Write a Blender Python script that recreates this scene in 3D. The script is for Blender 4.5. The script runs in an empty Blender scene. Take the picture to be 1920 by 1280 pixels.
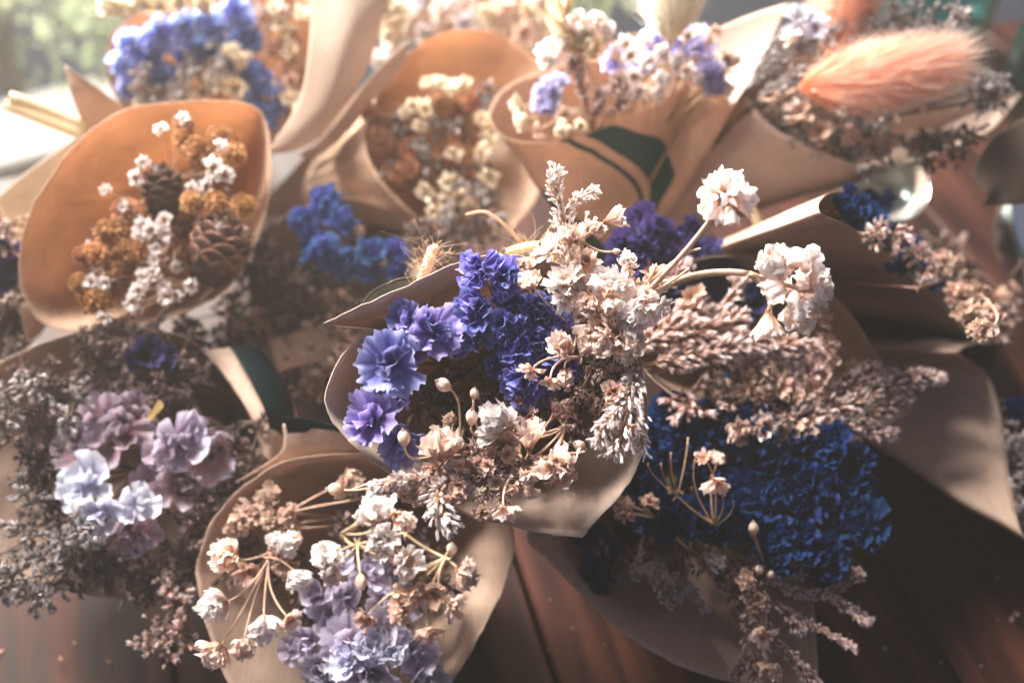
import bpy, math, random
import numpy as np
from mathutils import Vector, Matrix, Euler, Quaternion, noise

random.seed(11)
SC = bpy.context.scene
COL = SC.collection
PI = math.pi

# ------------------------------------------------------------------ camera
HALF = math.tan(math.radians(25.0))
FOC = 960.0 / HALF                      # focal length in photo pixels
PITCH = math.radians(45.0)
TGT = Vector((0, 0, .08))
FWD = Vector((0, math.cos(PITCH), -math.sin(PITCH)))
RIGHT = Vector((1, 0, 0))
UP = RIGHT.cross(FWD).normalized()
CAM = TGT - FWD * .45
cam_data = bpy.data.cameras.new('camera'); cam = bpy.data.objects.new('camera', cam_data)
COL.objects.link(cam); SC.camera = cam
cam.location = CAM
cam.rotation_euler = FWD.to_track_quat('-Z', 'Y').to_euler()
cam_data.sensor_width = 36; cam_data.lens = 18 / HALF
cam_data.clip_start = .01; cam_data.clip_end = 60

def ray(px, py):
    return (FWD + RIGHT * ((px - 960) / FOC) + UP * ((640 - py) / FOC))
def atz(px, py, z):
    r = ray(px, py); return CAM + r * ((z - CAM.z) / r.z)
def atd(px, py, d):
    return CAM + ray(px, py) * d
def depth(p): return (p - CAM).dot(FWD)
def azel(az, el):
    az, el = math.radians(az), math.radians(el)
    return Vector((math.cos(az) * math.cos(el), math.sin(az) * math.cos(el), math.sin(el)))

# ------------------------------------------------------------------ objects
def tag(o, label=None, cat=None, group=None, kind=None):
    if label: o['label'] = label
    if cat: o['category'] = cat
    if group: o['group'] = group
    if kind: o['kind'] = kind
    return o
def thing(name, loc, label, cat, group=None):
    o = bpy.data.objects.new(name, None); COL.objects.link(o)
    o.empty_display_size = .01
    o.location = loc
    return tag(o, label, cat, group)
def link(name, mesh, parent=None, loc=None):
    o = bpy.data.objects.new(name, mesh); COL.objects.link(o)
    if parent is not None:
        o.parent = parent
    if loc is not None: o.location = loc
    return o

class MB:
    """collects vertices, faces and a per-vertex 0..1 value, builds one mesh"""
    def __init__(s): s.v = []; s.f = []; s.t = []; s.n = 0
    def add(s, verts, faces, t=None):
        verts = np.asarray(verts, float); k = len(verts)
        s.v.append(verts); n = s.n
        s.f.extend([tuple(i + n for i in f) for f in faces])
        s.t.append(np.full(k, .5) if t is None else np.asarray(t, float)); s.n += k
    def mesh(s, name, mat, smooth=True, origin=None, uv=None):
        V = np.concatenate(s.v)
        if origin is not None: V = V - np.array(origin)
        me = bpy.data.meshes.new(name)
        me.from_pydata(V.tolist(), [], s.f)
        a = me.attributes.new('t', 'FLOAT', 'POINT'); a.data.foreach_set('value', np.concatenate(s.t).astype(np.float32))
        if smooth: me.polygons.foreach_set('use_smooth', [True] * len(me.polygons))
        me.materials.append(mat); me.update()
        return me

def grid_faces(nu, nv, wrap=False):
    F = []
    for j in range(nv - 1):
        for i in range(nu if wrap else nu - 1):
            i2 = (i + 1) % nu
            F.append((j * nu + i, j * nu + i2, (j + 1) * nu + i2, (j + 1) * nu + i))
    return F
GF = {}
def gfaces(nu, nv, wrap=False):
    k = (nu, nv, wrap)
    if k not in GF: GF[k] = grid_faces(nu, nv, wrap)
    return GF[k]

def catmull(P, n, closed=False):
    P = [np.array(p, float) for p in P]; m = len(P); out = []
    segs = m if closed else m - 1
    for i in range(segs):
        if closed: a, b, c, d = P[(i - 1) % m], P[i], P[(i + 1) % m], P[(i + 2) % m]
        else: a, b, c, d = P[max(i - 1, 0)], P[i], P[i + 1], P[min(i + 2, m - 1)]
        for k in range(n):
            t = k / n
            out.append(.5 * ((2 * b) + (c - a) * t + (2 * a - 5 * b + 4 * c - d) * t * t + (3 * b - a - 3 * c + d) * t ** 3))
    if not closed: out.append(P[-1])
    return np.array(out)

def tube(mb, P, r0, r1, sides=5, t0=.2, t1=.8, wob=0.0):
    P = np.array(P, float); n = len(P)
    T = np.gradient(P, axis=0); T /= (np.linalg.norm(T, axis=1)[:, None] + 1e-12)
    ref = np.array([0.3, .2, 1.0]); V = []; tt = []
    for i in range(n):
        a = np.cross(T[i], ref); a /= np.linalg.norm(a) + 1e-9; b = np.cross(T[i], a)
        r = r0 + (r1 - r0) * i / (n - 1)
        if wob: r *= 1 + wob * math.sin(i * 2.1 + random.random())
        for k in range(sides):
            an = 2 * PI * k / sides
            V.append(P[i] + r * (a * math.cos(an) + b * math.sin(an))); tt.append(t0 + (t1 - t0) * i / (n - 1))
    mb.add(V, gfaces(sides, n, True) + [tuple(range(sides))[::-1], tuple(range((n - 1) * sides, n * sides))], tt)

def frame(d, spin=0.0):
    """3x3 rows = x,y,z axes, z along d"""
    d = np.array(d, float); d /= np.linalg.norm(d) + 1e-12
    r = np.array([0, 0, 1.0]) if abs(d[2]) < .9 else np.array([1.0, 0, 0])
    x = np.cross(r, d); x /= np.linalg.norm(x); y = np.cross(d, x)
    c, s = math.cos(spin), math.sin(spin)
    return np.array([x * c + y * s, -x * s + y * c, d])

# ------------------------------------------------------------------ materials
def mat(name):
    m = bpy.data.materials.new(name); m.use_nodes = True
    nt = m.node_tree; nt.nodes.clear()
    return m, nt, nt.nodes.new
def ramp(nt, stops, fac, interp='LINEAR'):
    r = nt.nodes.new('ShaderNodeValToRGB'); e = r.color_ramp.elements; r.color_ramp.interpolation = interp
    while len(e) > 1: e.remove(e[-1])
    e[0].position = stops[0][0]; e[0].color = (*stops[0][1], 1)
    for p, c in stops[1:]:
        q = e.new(p); q.color = (*c, 1)
    nt.links.new(fac, r.inputs[0]); return r.outputs[0]
def petal_mat(name, stops, trans=.35, rough=.7, var=.25, hue=.02, nscale=400, noisemix=.5, bump=.25):
    """stops: colour from the base of a petal (0) to its rim (1); noise mottles it, each object differs a little"""
    m, nt, N = mat(name); L = nt.links.new
    at = N('ShaderNodeAttribute'); at.attribute_name = 't'
    tc = N('ShaderNodeTexCoord'); no = N('ShaderNodeTexNoise'); no.inputs['Scale'].default_value = nscale; no.inputs['Detail'].default_value = 3
    L(tc.outputs['Object'], no.inputs['Vector'])
    ad = N('ShaderNodeMath'); ad.operation = 'MULTIPLY_ADD'; L(no.outputs['Fac'], ad.inputs[0]); ad.inputs[1].default_value = noisemix
    sb = N('ShaderNodeMath'); sb.operation = 'SUBTRACT'; L(at.outputs['Fac'], sb.inputs[0]); sb.inputs[1].default_value = noisemix * .5
    L(sb.outputs[0], ad.inputs[2])
    c = ramp(nt, stops, ad.outputs[0])
    oi = N('ShaderNodeObjectInfo')
    hs = N('ShaderNodeHueSaturation'); L(c, hs.inputs['Color'])
    mr = N('ShaderNodeMapRange'); mr.inputs[3].default_value = 1 - var; mr.inputs[4].default_value = 1 + var
    L(oi.outputs['Random'], mr.inputs[0]); L(mr.outputs[0], hs.inputs['Value'])
    mr2 = N('ShaderNodeMapRange'); mr2.inputs[3].default_value = .5 - hue; mr2.inputs[4].default_value = .5 + hue
    ml = N('ShaderNodeMath'); ml.operation = 'FRACT'; mm = N('ShaderNodeMath'); mm.operation = 'MULTIPLY'; mm.inputs[1].default_value = 7.31
    L(oi.outputs['Random'], mm.inputs[0]); L(mm.outputs[0], ml.inputs[0]); L(ml.outputs[0], mr2.inputs[0]); L(mr2.outputs[0], hs.inputs['Hue'])
    b = N('ShaderNodeBsdfPrincipled'); L(hs.outputs[0], b.inputs['Base Color']); b.inputs['Roughness'].default_value = rough
    b.inputs['Specular IOR Level'].default_value = .25
    out = N('ShaderNodeOutputMaterial')
    if bump:
        bp = N('ShaderNodeBump'); bp.inputs['Strength'].default_value = bump; bp.inputs['Distance'].default_value = .0006
        L(no.outputs['Fac'], bp.inputs['Height']); L(bp.outputs[0], b.inputs['Normal'])
    if trans:
        tr = N('ShaderNodeBsdfTranslucent'); L(hs.outputs[0], tr.inputs[0]); mx = N('ShaderNodeMixShader'); mx.inputs[0].default_value = trans
        L(b.outputs[0], mx.inputs[1]); L(tr.outputs[0], mx.inputs[2]); L(mx.outputs[0], out.inputs[0])
    else: L(b.outputs[0], out.inputs[0])
    return m

def paper_mat(name='kraft_paper', stripes=None, base=(.55, .365, .262), trans=.24):
    """brown kraft paper: fibres, faint ribs and creases; stripes = list of (a,b,c0,c1,(u0,u1)) bands printed along the sheet's own UV"""
    m, nt, N = mat(name); L = nt.links.new
    tc = N('ShaderNodeTexCoord')
    n1 = N('ShaderNodeTexNoise'); n1.inputs['Scale'].default_value = 22; n1.inputs['Detail'].default_value = 5
    n2 = N('ShaderNodeTexNoise'); n2.inputs['Scale'].default_value = 700; n2.inputs['Detail'].default_value = 2
    mp = N('ShaderNodeMapping'); mp.inputs['Scale'].default_value = (1, .12, 1)
    L(tc.outputs['Object'], n1.inputs['Vector']); L(tc.outputs['Object'], mp.inputs[0]); L(mp.outputs[0], n2.inputs['Vector'])
    b1 = tuple(v * .72 for v in base); b2 = tuple(min(1, v * 1.12) for v in base)
    c = ramp(nt, [(.3, b1), (.7, b2)], n1.outputs['Fac'])
    mx = N('ShaderNodeMixRGB'); mx.blend_type = 'MULTIPLY'; mx.inputs[0].default_value = .35
    c2 = ramp(nt, [(.35, (.72, .70, .68)), (.6, (1, 1, 1))], n2.outputs['Fac'])
    L(c, mx.inputs[1]); L(c2, mx.inputs[2]); cout = mx.outputs[0]
    gl = None
    if stripes:
        uv = N('ShaderNodeUVMap'); uv.uv_map = 'UVMap'; sp = N('ShaderNodeSeparateXYZ'); L(uv.outputs[0], sp.inputs[0])
        acc = None
        for (a, b_, b2_, lo, hi, u0, u1) in stripes:
            x = N('ShaderNodeMath'); x.operation = 'MULTIPLY'; L(sp.outputs[0], x.inputs[0]); x.inputs[1].default_value = a
            y = N('ShaderNodeMath'); y.operation = 'MULTIPLY_ADD'; L(sp.outputs[1], y.inputs[0]); y.inputs[1].default_value = b_; L(x.outputs[0], y.inputs[2])
            y2 = N('ShaderNodeMath'); y2.operation = 'MULTIPLY_ADD'; L(sp.outputs[1], y2.inputs[0]); y2.inputs[1].default_value = b2_; L(x.outputs[0], y2.inputs[2])
            g = N('ShaderNodeMath'); g.operation = 'GREATER_THAN'; L(y2.outputs[0], g.inputs[0]); g.inputs[1].default_value = lo
            l = N('ShaderNodeMath'); l.operation = 'LESS_THAN'; L(y.outputs[0], l.inputs[0]); l.inputs[1].default_value = hi
            g2 = N('ShaderNodeMath'); g2.operation = 'GREATER_THAN'; L(sp.outputs[0], g2.inputs[0]); g2.inputs[1].default_value = u0
            l2 = N('ShaderNodeMath'); l2.operation = 'LESS_THAN'; L(sp.outputs[0], l2.inputs[0]); l2.inputs[1].default_value = u1
            p = g.outputs[0]
            for q in (l, g2, l2):
                mu = N('ShaderNodeMath'); mu.operation = 'MULTIPLY'; L(p, mu.inputs[0]); L(q.outputs[0], mu.inputs[1]); p = mu.outputs[0]
            if acc is None: acc = p
            else:
                mu = N('ShaderNodeMath'); mu.operation = 'MAXIMUM'; L(p, mu.inputs[0]); L(acc, mu.inputs[1]); acc = mu.outputs[0]
        m2 = N('ShaderNodeMixRGB'); L(acc, m2.inputs[0]); L(cout, m2.inputs[1]); m2.inputs[2].default_value = (.006, .035, .032, 1); cout = m2.outputs[0]
    b = N('ShaderNodeBsdfPrincipled'); L(cout, b.inputs['Base Color']); b.inputs['Roughness'].default_value = .62; b.inputs['Specular IOR Level'].default_value = .35
    n3 = N('ShaderNodeTexNoise'); n3.inputs['Scale'].default_value = 45; n3.inputs['Detail'].default_value = 4; L(tc.outputs['Object'], n3.inputs['Vector'])
    bp = N('ShaderNodeBump'); bp.inputs['Strength'].default_value = .6; bp.inputs['Distance'].default_value = .0022; L(n3.outputs['Fac'], bp.inputs['Height'])
    bp2 = N('ShaderNodeBump'); bp2.inputs['Strength'].default_value = .3; bp2.inputs['Distance'].default_value = .0003; L(n2.outputs['Fac'], bp2.inputs['Height']); L(bp.outputs[0], bp2.inputs['Normal'])
    L(bp2.outputs[0], b.inputs['Normal'])
    tr = N('ShaderNodeBsdfTranslucent'); hs = N('ShaderNodeHueSaturation'); hs.inputs['Saturation'].default_value = 1.2; hs.inputs['Value'].default_value = 1.2
    L(cout, hs.inputs['Color']); L(hs.outputs[0], tr.inputs[0])
    mx = N('ShaderNodeMixShader'); mx.inputs[0].default_value = trans
    out = N('ShaderNodeOutputMaterial'); L(b.outputs[0], mx.inputs[1]); L(tr.outputs[0], mx.inputs[2]); L(mx.outputs[0], out.inputs[0])
    return m

def plain(name, col, rough=.6, metal=0, trans_w=0, ior=1.45, noise_amt=.15, scale=60, spec=.5):
    m, nt, N = mat(name); L = nt.links.new
    tc = N('ShaderNodeTexCoord'); no = N('ShaderNodeTexNoise'); no.inputs['Scale'].default_value = scale; no.inputs['Detail'].default_value = 4
    L(tc.outputs['Object'], no.inputs['Vector'])
    c = ramp(nt, [(.3, tuple(v * (1 - noise_amt) for v in col)), (.7, tuple(min(1, v * (1 + noise_amt)) for v in col))], no.outputs['Fac'])
    b = N('ShaderNodeBsdfPrincipled'); L(c, b.inputs['Base Color']); b.inputs['Roughness'].default_value = rough; b.inputs['Metallic'].default_value = metal
    b.inputs['Transmission Weight'].default_value = trans_w; b.inputs['IOR'].default_value = ior; b.inputs['Specular IOR Level'].default_value = spec
    out = N('ShaderNodeOutputMaterial'); L(b.outputs[0], out.inputs[0]); return m

M = {}
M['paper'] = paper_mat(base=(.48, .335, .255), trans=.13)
M['litpaper'] = paper_mat('kraft_paper_lit', base=(.60, .455, .365), trans=.12)  # same kraft, its colour paled to carry the light falling on it
M['glowpaper'] = paper_mat('kraft_paper_backlit', base=(.62, .43, .305), trans=.36)  # same kraft, paler and more translucent to imitate the backlit glow
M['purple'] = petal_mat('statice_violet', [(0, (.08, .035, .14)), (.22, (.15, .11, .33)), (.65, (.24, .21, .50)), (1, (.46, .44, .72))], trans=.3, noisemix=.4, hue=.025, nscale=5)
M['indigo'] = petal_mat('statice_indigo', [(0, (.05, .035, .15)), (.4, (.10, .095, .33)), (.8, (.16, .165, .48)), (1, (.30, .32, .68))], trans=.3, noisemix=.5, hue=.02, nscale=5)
M['navy'] = petal_mat('statice_navy', [(0, (.002, .007, .035)), (.5, (.004, .020, .095)), (.9, (.008, .036, .140)), (1, (.020, .072, .20))], trans=.35, noisemix=.3, hue=.01, nscale=5)
M['midblue'] = petal_mat('statice_mid_blue', [(0, (.05, .08, .24)), (.5, (.13, .19, .48)), (1, (.28, .36, .70))], trans=.4, nscale=5)
M['blue'] = petal_mat('statice_blue_shaded', [(0, (.012, .022, .10)), (.5, (.035, .065, .25)), (1, (.10, .16, .44))], trans=.3, nscale=5)  # darker copy of the mid blue, shade of the dim gap put into colour
M['sky'] = petal_mat('statice_blue_glow', [(0, (.14, .18, .42)), (.5, (.27, .35, .68)), (1, (.50, .58, .88))], trans=.45, nscale=5)  # petals paled so the colour carries the glow at the back
M['dusk'] = petal_mat('statice_violet_shaded', [(0, (.012, .009, .035)), (.5, (.028, .022, .09)), (1, (.055, .045, .17))], trans=.3, nscale=5)  # violet darkened in colour for flowers standing in shade
M['lilac'] = petal_mat('statice_lilac', [(0, (.26, .13, .20)), (.4, (.44, .36, .48)), (.8, (.62, .57, .70)), (1, (.78, .77, .87))], trans=.35, nscale=5)
M['lavpale'] = petal_mat('statice_lavender', [(0, (.36, .32, .55)), (.5, (.56, .52, .80)), (1, (.74, .72, .93))], trans=.45, nscale=5)
M['mauve'] = petal_mat('petal_mauve', [(0, (.36, .12, .11)), (.35, (.44, .25, .28)), (.8, (.54, .43, .52)), (1, (.70, .64, .74))], trans=.35, nscale=5)
M['pale'] = petal_mat('petal_icy_white', [(0, (.48, .42, .56)), (.4, (.72, .72, .84)), (1, (.88, .90, .96))], trans=.35, nscale=5)
M['white'] = petal_mat('gypsophila_white', [(0, (.66, .40, .31)), (.22, (.85, .68, .60)), (.55, (.92, .83, .79)), (1, (.95, .91, .90))], trans=.42, hue=.004, var=.06, noisemix=.6, nscale=5)
M['peach'] = petal_mat('gypsophila_peach', [(0, (.52, .25, .17)), (.3, (.80, .50, .38)), (.65, (.91, .71, .60)), (1, (.95, .85, .79))], trans=.42, hue=.006, var=.09, noisemix=.8, nscale=5)
M['tan'] = petal_mat('gypsophila_tan', [(0, (.30, .14, .09)), (.5, (.57, .36, .27)), (1, (.80, .62, .52))], trans=.4, hue=.01, var=.16, noisemix=.7, nscale=5)
M['yellowish'] = petal_mat('petal_cream', [(0, (.44, .29, .16)), (.4, (.78, .65, .46)), (1, (.93, .86, .72))], trans=.35, hue=.008, var=.1, nscale=5)
M['calyx'] = petal_mat('calyx', [(0, (.40, .25, .15)), (1, (.74, .54, .38))], trans=.3, hue=.01, var=.12, nscale=5)
M['bud'] = petal_mat('flower_bud', [(0, (.56, .34, .22)), (.5, (.78, .58, .45)), (1, (.90, .80, .70))], trans=.3, hue=.01, var=.08, nscale=5)
M['stem'] = petal_mat('dried_stem', [(0, (.20, .11, .06)), (1, (.50, .31, .19))], trans=0, rough=.6, var=.15, nscale=150)
M['stempale'] = petal_mat('pale_stem', [(0, (.42, .27, .17)), (1, (.66, .48, .34))], trans=0, rough=.6, var=.1, nscale=150)
M['stemdark'] = petal_mat('dark_stem', [(0, (.07, .05, .035)), (1, (.18, .13, .10))], trans=0, rough=.7, var=.15, nscale=150)
M['lavbrown'] = petal_mat('lavender_husk', [(0, (.12, .05, .035)), (.4, (.32, .17, .13)), (.7, (.56, .37, .32)), (1, (.84, .74, .74))], trans=.25, hue=.012, var=.18, noisemix=.7)
M['lavwhite'] = petal_mat('lavender_husk_bleached', [(0, (.40, .24, .19)), (.3, (.70, .56, .51)), (.7, (.88, .80, .77)), (1, (.94, .90, .90))], trans=.3, hue=.008, var=.05, noisemix=.5)
M['lavdark'] = petal_mat('lavender_husk_dark', [(0, (.035, .018, .016)), (.5, (.115, .065, .055)), (1, (.30, .21, .20))], trans=.2, hue=.012, var=.2, noisemix=.5)  # husk brown darkened, mostly to paint the shaded depths of the cones
M['lavgrey'] = petal_mat('lavender_husk_grey', [(0, (.09, .055, .045)), (.5, (.26, .20, .18)), (1, (.58, .55, .56))], trans=.2, hue=.01, var=.15, noisemix=.6)
M['ball'] = petal_mat('everlasting_orange', [(0, (.22, .07, .02)), (.5, (.46, .19, .07)), (1, (.70, .38, .18))], trans=.25, hue=.012, var=.18, nscale=5)
M['ballpink'] = petal_mat('everlasting_terracotta', [(0, (.20, .07, .03)), (.5, (.44, .19, .09)), (1, (.62, .34, .19))], trans=.25, hue=.012, var=.2, nscale=5)
M['cone'] = petal_mat('pinecone_scale', [(0, (.02, .008, .006)), (.55, (.055, .024, .016)), (.9, (.14, .068, .044)), (1, (.30, .17, .11))], trans=0, rough=.45, var=.05, hue=.004, nscale=250, noisemix=.3)
M['fluffpeach'] = petal_mat('grass_fluff_peach', [(0, (.90, .32, .13)), (.4, (.93, .46, .26)), (.75, (.95, .68, .53)), (1, (.97, .90, .85))], trans=.5, hue=.004, var=.04, bump=0, noisemix=.2)
M['fluffcream'] = petal_mat('grass_fluff_cream', [(0, (.80, .70, .52)), (.5, (.90, .85, .72)), (1, (.96, .94, .88))], trans=.5, hue=.004, var=.04, bump=0, noisemix=.2)
M['oat'] = petal_mat('oat_husk', [(0, (.40, .27, .14)), (1, (.68, .52, .34))], trans=.35, hue=.01, var=.12)
M['twine'] = petal_mat('jute_fibre', [(0, (.42, .26, .15)), (1, (.72, .54, .38))], trans=.15, rough=.8, var=.05)
M['green'] = plain('dark_green_ribbon', (.0015, .006, .007), rough=.42, noise_amt=.3, scale=20, spec=.06)
M['wing'] = petal_mat('yellow_petal', [(0, (.20, .13, .04)), (1, (.36, .26, .11))], trans=.3, nscale=5)
M['palepaper'] = paper_mat('kraft_paper_lit_white', base=(.66, .56, .46), trans=.3)  # kraft coloured near white to imitate strongly lit paper
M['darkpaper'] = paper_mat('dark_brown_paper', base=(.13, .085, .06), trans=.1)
M['straw'] = petal_mat('straw', [(0, (.6, .45, .25)), (1, (.8, .68, .45))], trans=.2, rough=.5)
M['glass'] = plain('green_glass', (.42, .76, .72), rough=.16, trans_w=1.0, ior=1.45, noise_amt=.03)
# ------------------------------------------------------------------ petals and flower heads (local space, unit radius)
RS = np.random.RandomState(5)
def petal(L=1., W=.9, curl=.6, ruf=.12, frill=.06, nu=9, nv=6, cup=.2, base=.12, twist=0., rs=None, power=.7):
    rs = rs or RS
    u = np.linspace(-1, 1, nu); v = np.linspace(0, 1, nv)
    U, Vv = np.meshgrid(u, v)
    w = W * .5 * (base + (1 - base) * Vv ** power)
    rimround = 1 - .22 * np.abs(U) ** 2.5 * Vv
    jag = 1 + frill * rs.uniform(-1, 1, nu)[None, :] * Vv ** 3
    f1, f2 = rs.uniform(3.5, 7), rs.uniform(7, 11); p1, p2 = rs.uniform(0, 6, 2)
    rip = ruf * Vv ** 1.3 * (np.sin(f1 * U + p1) + .5 * np.sin(f2 * U + p2))
    s = L * Vv * rimround * jag
    ang = curl * Vv
    x = w * U * (1 + .25 * ruf * np.cos(f1 * U + p1) * Vv) + .15 * ruf * np.sin(f2 * U) * Vv
    y = s * np.cos(ang * .5); z = s * np.sin(ang * .5) + rip * L + cup * (U ** 2) * w
    if twist:
        a = twist * Vv; x, z = x * np.cos(a) - z * np.sin(a), x * np.sin(a) + z * np.cos(a)
    P = np.stack([x, y, z], -1).reshape(-1, 3)
    t = (Vv * (1 - .15 * np.abs(np.sin(f1 * U + p1)))).reshape(-1)
    return P, gfaces(nu, nv), t
def put(mb, P, F, t, az, el, origin=(0, 0, 0), roll=0., sc=1.):
    """petal grows along +y; roll about its own axis, pitch up by el, turn by az"""
    R = Matrix.Rotation(az, 3, 'Z') @ Matrix.Rotation(el, 3, 'X') @ Matrix.Rotation(roll, 3, 'Y')
    mb.add(P @ np.array(R).T * sc + np.array(origin), F, t)

HEADS = {}
def head_meshes(kind, matname, var):
    """returns a list of (part name, mesh) for a flower head of unit radius facing +z, base at origin"""
    key = (kind, matname, var)
    if key in HEADS: return HEADS[key]
    rs = np.random.RandomState(sum(map(ord, kind + matname)) * 7 + var * 131)
    m = M[matname]; out = []
    U = rs.uniform
    if kind == 'statice':                # papery ruffled rosette
        mb = MB(); n = 5 + var % 2
        for i in range(n):
            P = petal(L=U(.85, 1.12), W=U(.95, 1.3), curl=U(.0, .8), ruf=U(.05, .10), frill=.10, nu=19, nv=8, cup=.12, rs=rs)
            put(mb, *P, az=2 * PI * (i + U(-.2, .2)) / n, el=U(.15, .5), roll=U(-.3, .3))
        out.append(('outer_petals', mb.mesh('outer_petals', m)))
        mb = MB()
        for i in range(5):
            P = petal(L=U(.5, .85), W=U(.6, 1.0), curl=U(-.3, .9), ruf=U(.06, .12), frill=.10, nu=13, nv=6, rs=rs, cup=.3)
            put(mb, *P, az=2 * PI * (i + U(-.35, .35)) / 5, el=U(.65, 1.25), roll=U(-.6, .6), origin=(U(-.1, .1), U(-.1, .1), .02))
        out.append(('inner_petals', mb.mesh('inner_petals', m)))
    elif kind == 'ruffle':               # denser crumpled rosette, folds packed tight
        mb = MB()
        for i in range(9):
            P = petal(L=U(.8, 1.05), W=U(.8, 1.2), curl=U(-.2, 1.0), ruf=U(.09, .15), frill=.10, nu=12, nv=6, rs=rs, cup=.25)
            put(mb, *P, az=2 * PI * (i + U(-.3, .3)) / 9, el=U(.1, .75), roll=U(-.5, .5), origin=(U(-.15, .15), U(-.15, .15), U(-.1, .1)))
        out.append(('outer_petals', mb.mesh('outer_petals', m)))
        mb = MB()
        for i in range(11):
            P = petal(L=U(.55, .9), W=U(.5, .9), curl=U(-.6, .8), ruf=U(.10, .18), frill=.13, nu=11, nv=6, rs=rs, cup=.3)
            put(mb, *P, az=U(0, 2 * PI), el=U(.75, 1.5), roll=U(-.8, .8), origin=(U(-.3, .3), U(-.3, .3), U(-.05, .1)))
        out.append(('inner_petals', mb.mesh('inner_petals', m)))
    elif kind == 'broad':                # few broad smooth petals (lilac flowers)
        mb = MB()
        for i in range(6):
            P = petal(L=U(.75, 1.1), W=U(.7, 1.05), curl=U(.1, .9), ruf=U(.04, .09), frill=.05, nu=11, nv=8, rs=rs, cup=.35, base=.2, power=.6)
            put(mb, *P, az=2 * PI * (i + U(-.3, .3)) / 6, el=U(.1, .7), roll=U(-.4, .4), origin=(U(-.12, .12), U(-.12, .12), 0))
        out.append(('outer_petals', mb.mesh('outer_petals', m)))
        mb = MB()
        for i in range(5):
            P = petal(L=U(.45, .75), W=U(.45, .7), curl=U(.3, 1.4), ruf=U(.05, .1), frill=.08, nu=9, nv=7, rs=rs, cup=.5)
            put(mb, *P, az=2 * PI * (i + U(-.3, .3)) / 5, el=U(.6, 1.2), roll=U(-.5, .5))
        out.append(('inner_petals', mb.mesh('inner_petals', m)))
    elif kind in ('pom', 'open', 'skirt', 'clump', 'ball'):
        mb = MB()
        if kind == 'pom':                # gypsophila double flower, crumpled
            for i in range(36):
                el = [U(.1, .5), U(.5, 1.0), U(1.0, 1.55)][i % 3]
                P = petal(L=U(.6, .95), W=U(.5, .8), curl=U(.3, 1.7), ruf=U(.08, .17), frill=.13, nu=9, nv=5, rs=rs, cup=.35, base=.45)
                put(mb, *P, az=U(0, 2 * PI), el=el, roll=U(-.7, .7), origin=(U(-.14, .14), U(-.14, .14), U(.0, .25)))
        elif kind == 'open':             # open flower, star of white petals
            for i in range(15):
                P = petal(L=U(.75, 1.1), W=U(.42, .66), curl=U(-.4, .8), ruf=U(.04, .1), frill=.15, nu=7, nv=6, rs=rs, cup=.5, base=.3)
                put(mb, *P, az=2 * PI * i / 13 * 2 + U(-.3, .3), el=U(.15, .9), roll=U(-.6, .6))
        elif kind == 'skirt':            # bell that fans out like a skirt
            for i in range(16):
                P = petal(L=U(.95, 1.25), W=U(.32, .5), curl=U(.0, .35), ruf=U(.03, .07), frill=.10, nu=6, nv=6, rs=rs, cup=.4, base=.35)
                put(mb, *P, az=2 * PI * i / 16 + U(-.15, .15), el=U(.85, 1.2), roll=U(-.4, .4))
        elif kind == 'clump':            # fleshy crumpled bloom, many small lobes
            for i in range(56):
                d = rs.normal(size=3); d /= np.linalg.norm(d); d[2] = d[2] * .8 + .25
                P = petal(L=U(.35, .6), W=U(.32, .55), curl=U(.4, 2.0), ruf=U(.04, .12), frill=.12, nu=7, nv=5, rs=rs, cup=.7, base=.5)
                R = frame(d, U(0, 6))
                V = P[0] @ np.array([R[0], R[2], -R[1]])
                mb.add(V + d * .42 + np.array([0, 0, .45]), P[1], P[2])
        else:                            # everlasting ball, tight scales with ragged tips
            for i in range(74):
                z = 1 - 2 * (i + .5) / 74; a = i * 2.39996; r = math.sqrt(max(0, 1 - z * z))
                d = np.array([r * math.cos(a), r * math.sin(a), z])
                P = petal(L=U(.3, .48), W=U(.26, .4), curl=U(.6, 1.6), ruf=.06, frill=.2, nu=5, nv=4, rs=rs, cup=.4, base=.5)
                R = frame(d + np.array([0, 0, .35]), U(-.4, .4))
                V = P[0] @ np.array([R[0], R[2], -R[1]])
                mb.add(V + d * .62, P[1], P[2] * .8 + .1)
            u = np.linspace(0, 2 * PI, 12, endpoint=False); v = np.linspace(.05, PI - .05, 8); Uu, Vv = np.meshgrid(u, v)
            mb.add(np.stack([.72 * np.cos(Uu) * np.sin(Vv), .72 * np.sin(Uu) * np.sin(Vv), .72 * np.cos(Vv)], -1).reshape(-1, 3), gfaces(12, 8, True), np.full(96, .2))
        out.append(('petals', mb.mesh('petals', m)))
        if kind != 'ball':
            mb = MB()
            for i in range(5):
                P = petal(L=.55 if kind != 'clump' else .3, W=.42, curl=1.2, ruf=.03, frill=.03, nu=5, nv=5, rs=rs, cup=.4, base=.5)
                put(mb, *P, az=2 * PI * i / 5, el=.5 if kind != 'skirt' else 1.05, origin=(0, 0, -.06))
            out.append(('calyx', mb.mesh('calyx', M['calyx'])))
    elif kind == 'bud':                  # closed ribbed bud with tiny tips
        mb = MB(); nu, nv = 15, 9
        u = np.linspace(0, 2 * PI, nu, endpoint=False); v = np.linspace(0, 1, nv); Uu, Vv = np.meshgrid(u, v)
        r = np.sin(PI * (Vv * .86 + .05)) ** .75 * (1 + .10 * np.cos(5 * Uu)) * .62
        mb.add(np.stack([r * np.cos(Uu), r * np.sin(Uu), Vv * 1.7], -1).reshape(-1, 3), gfaces(nu, nv, True), Vv.reshape(-1))
        for i in range(5):
            P = petal(L=.5, W=.3, curl=.5, ruf=.05, frill=.1, nu=4, nv=4, rs=rs)
            put(mb, *P, az=2 * PI * i / 5, el=1.2, origin=(0, 0, 1.5))
        out.append(('husk', mb.mesh('husk', m)))
    HEADS[key] = out
    return out

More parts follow.
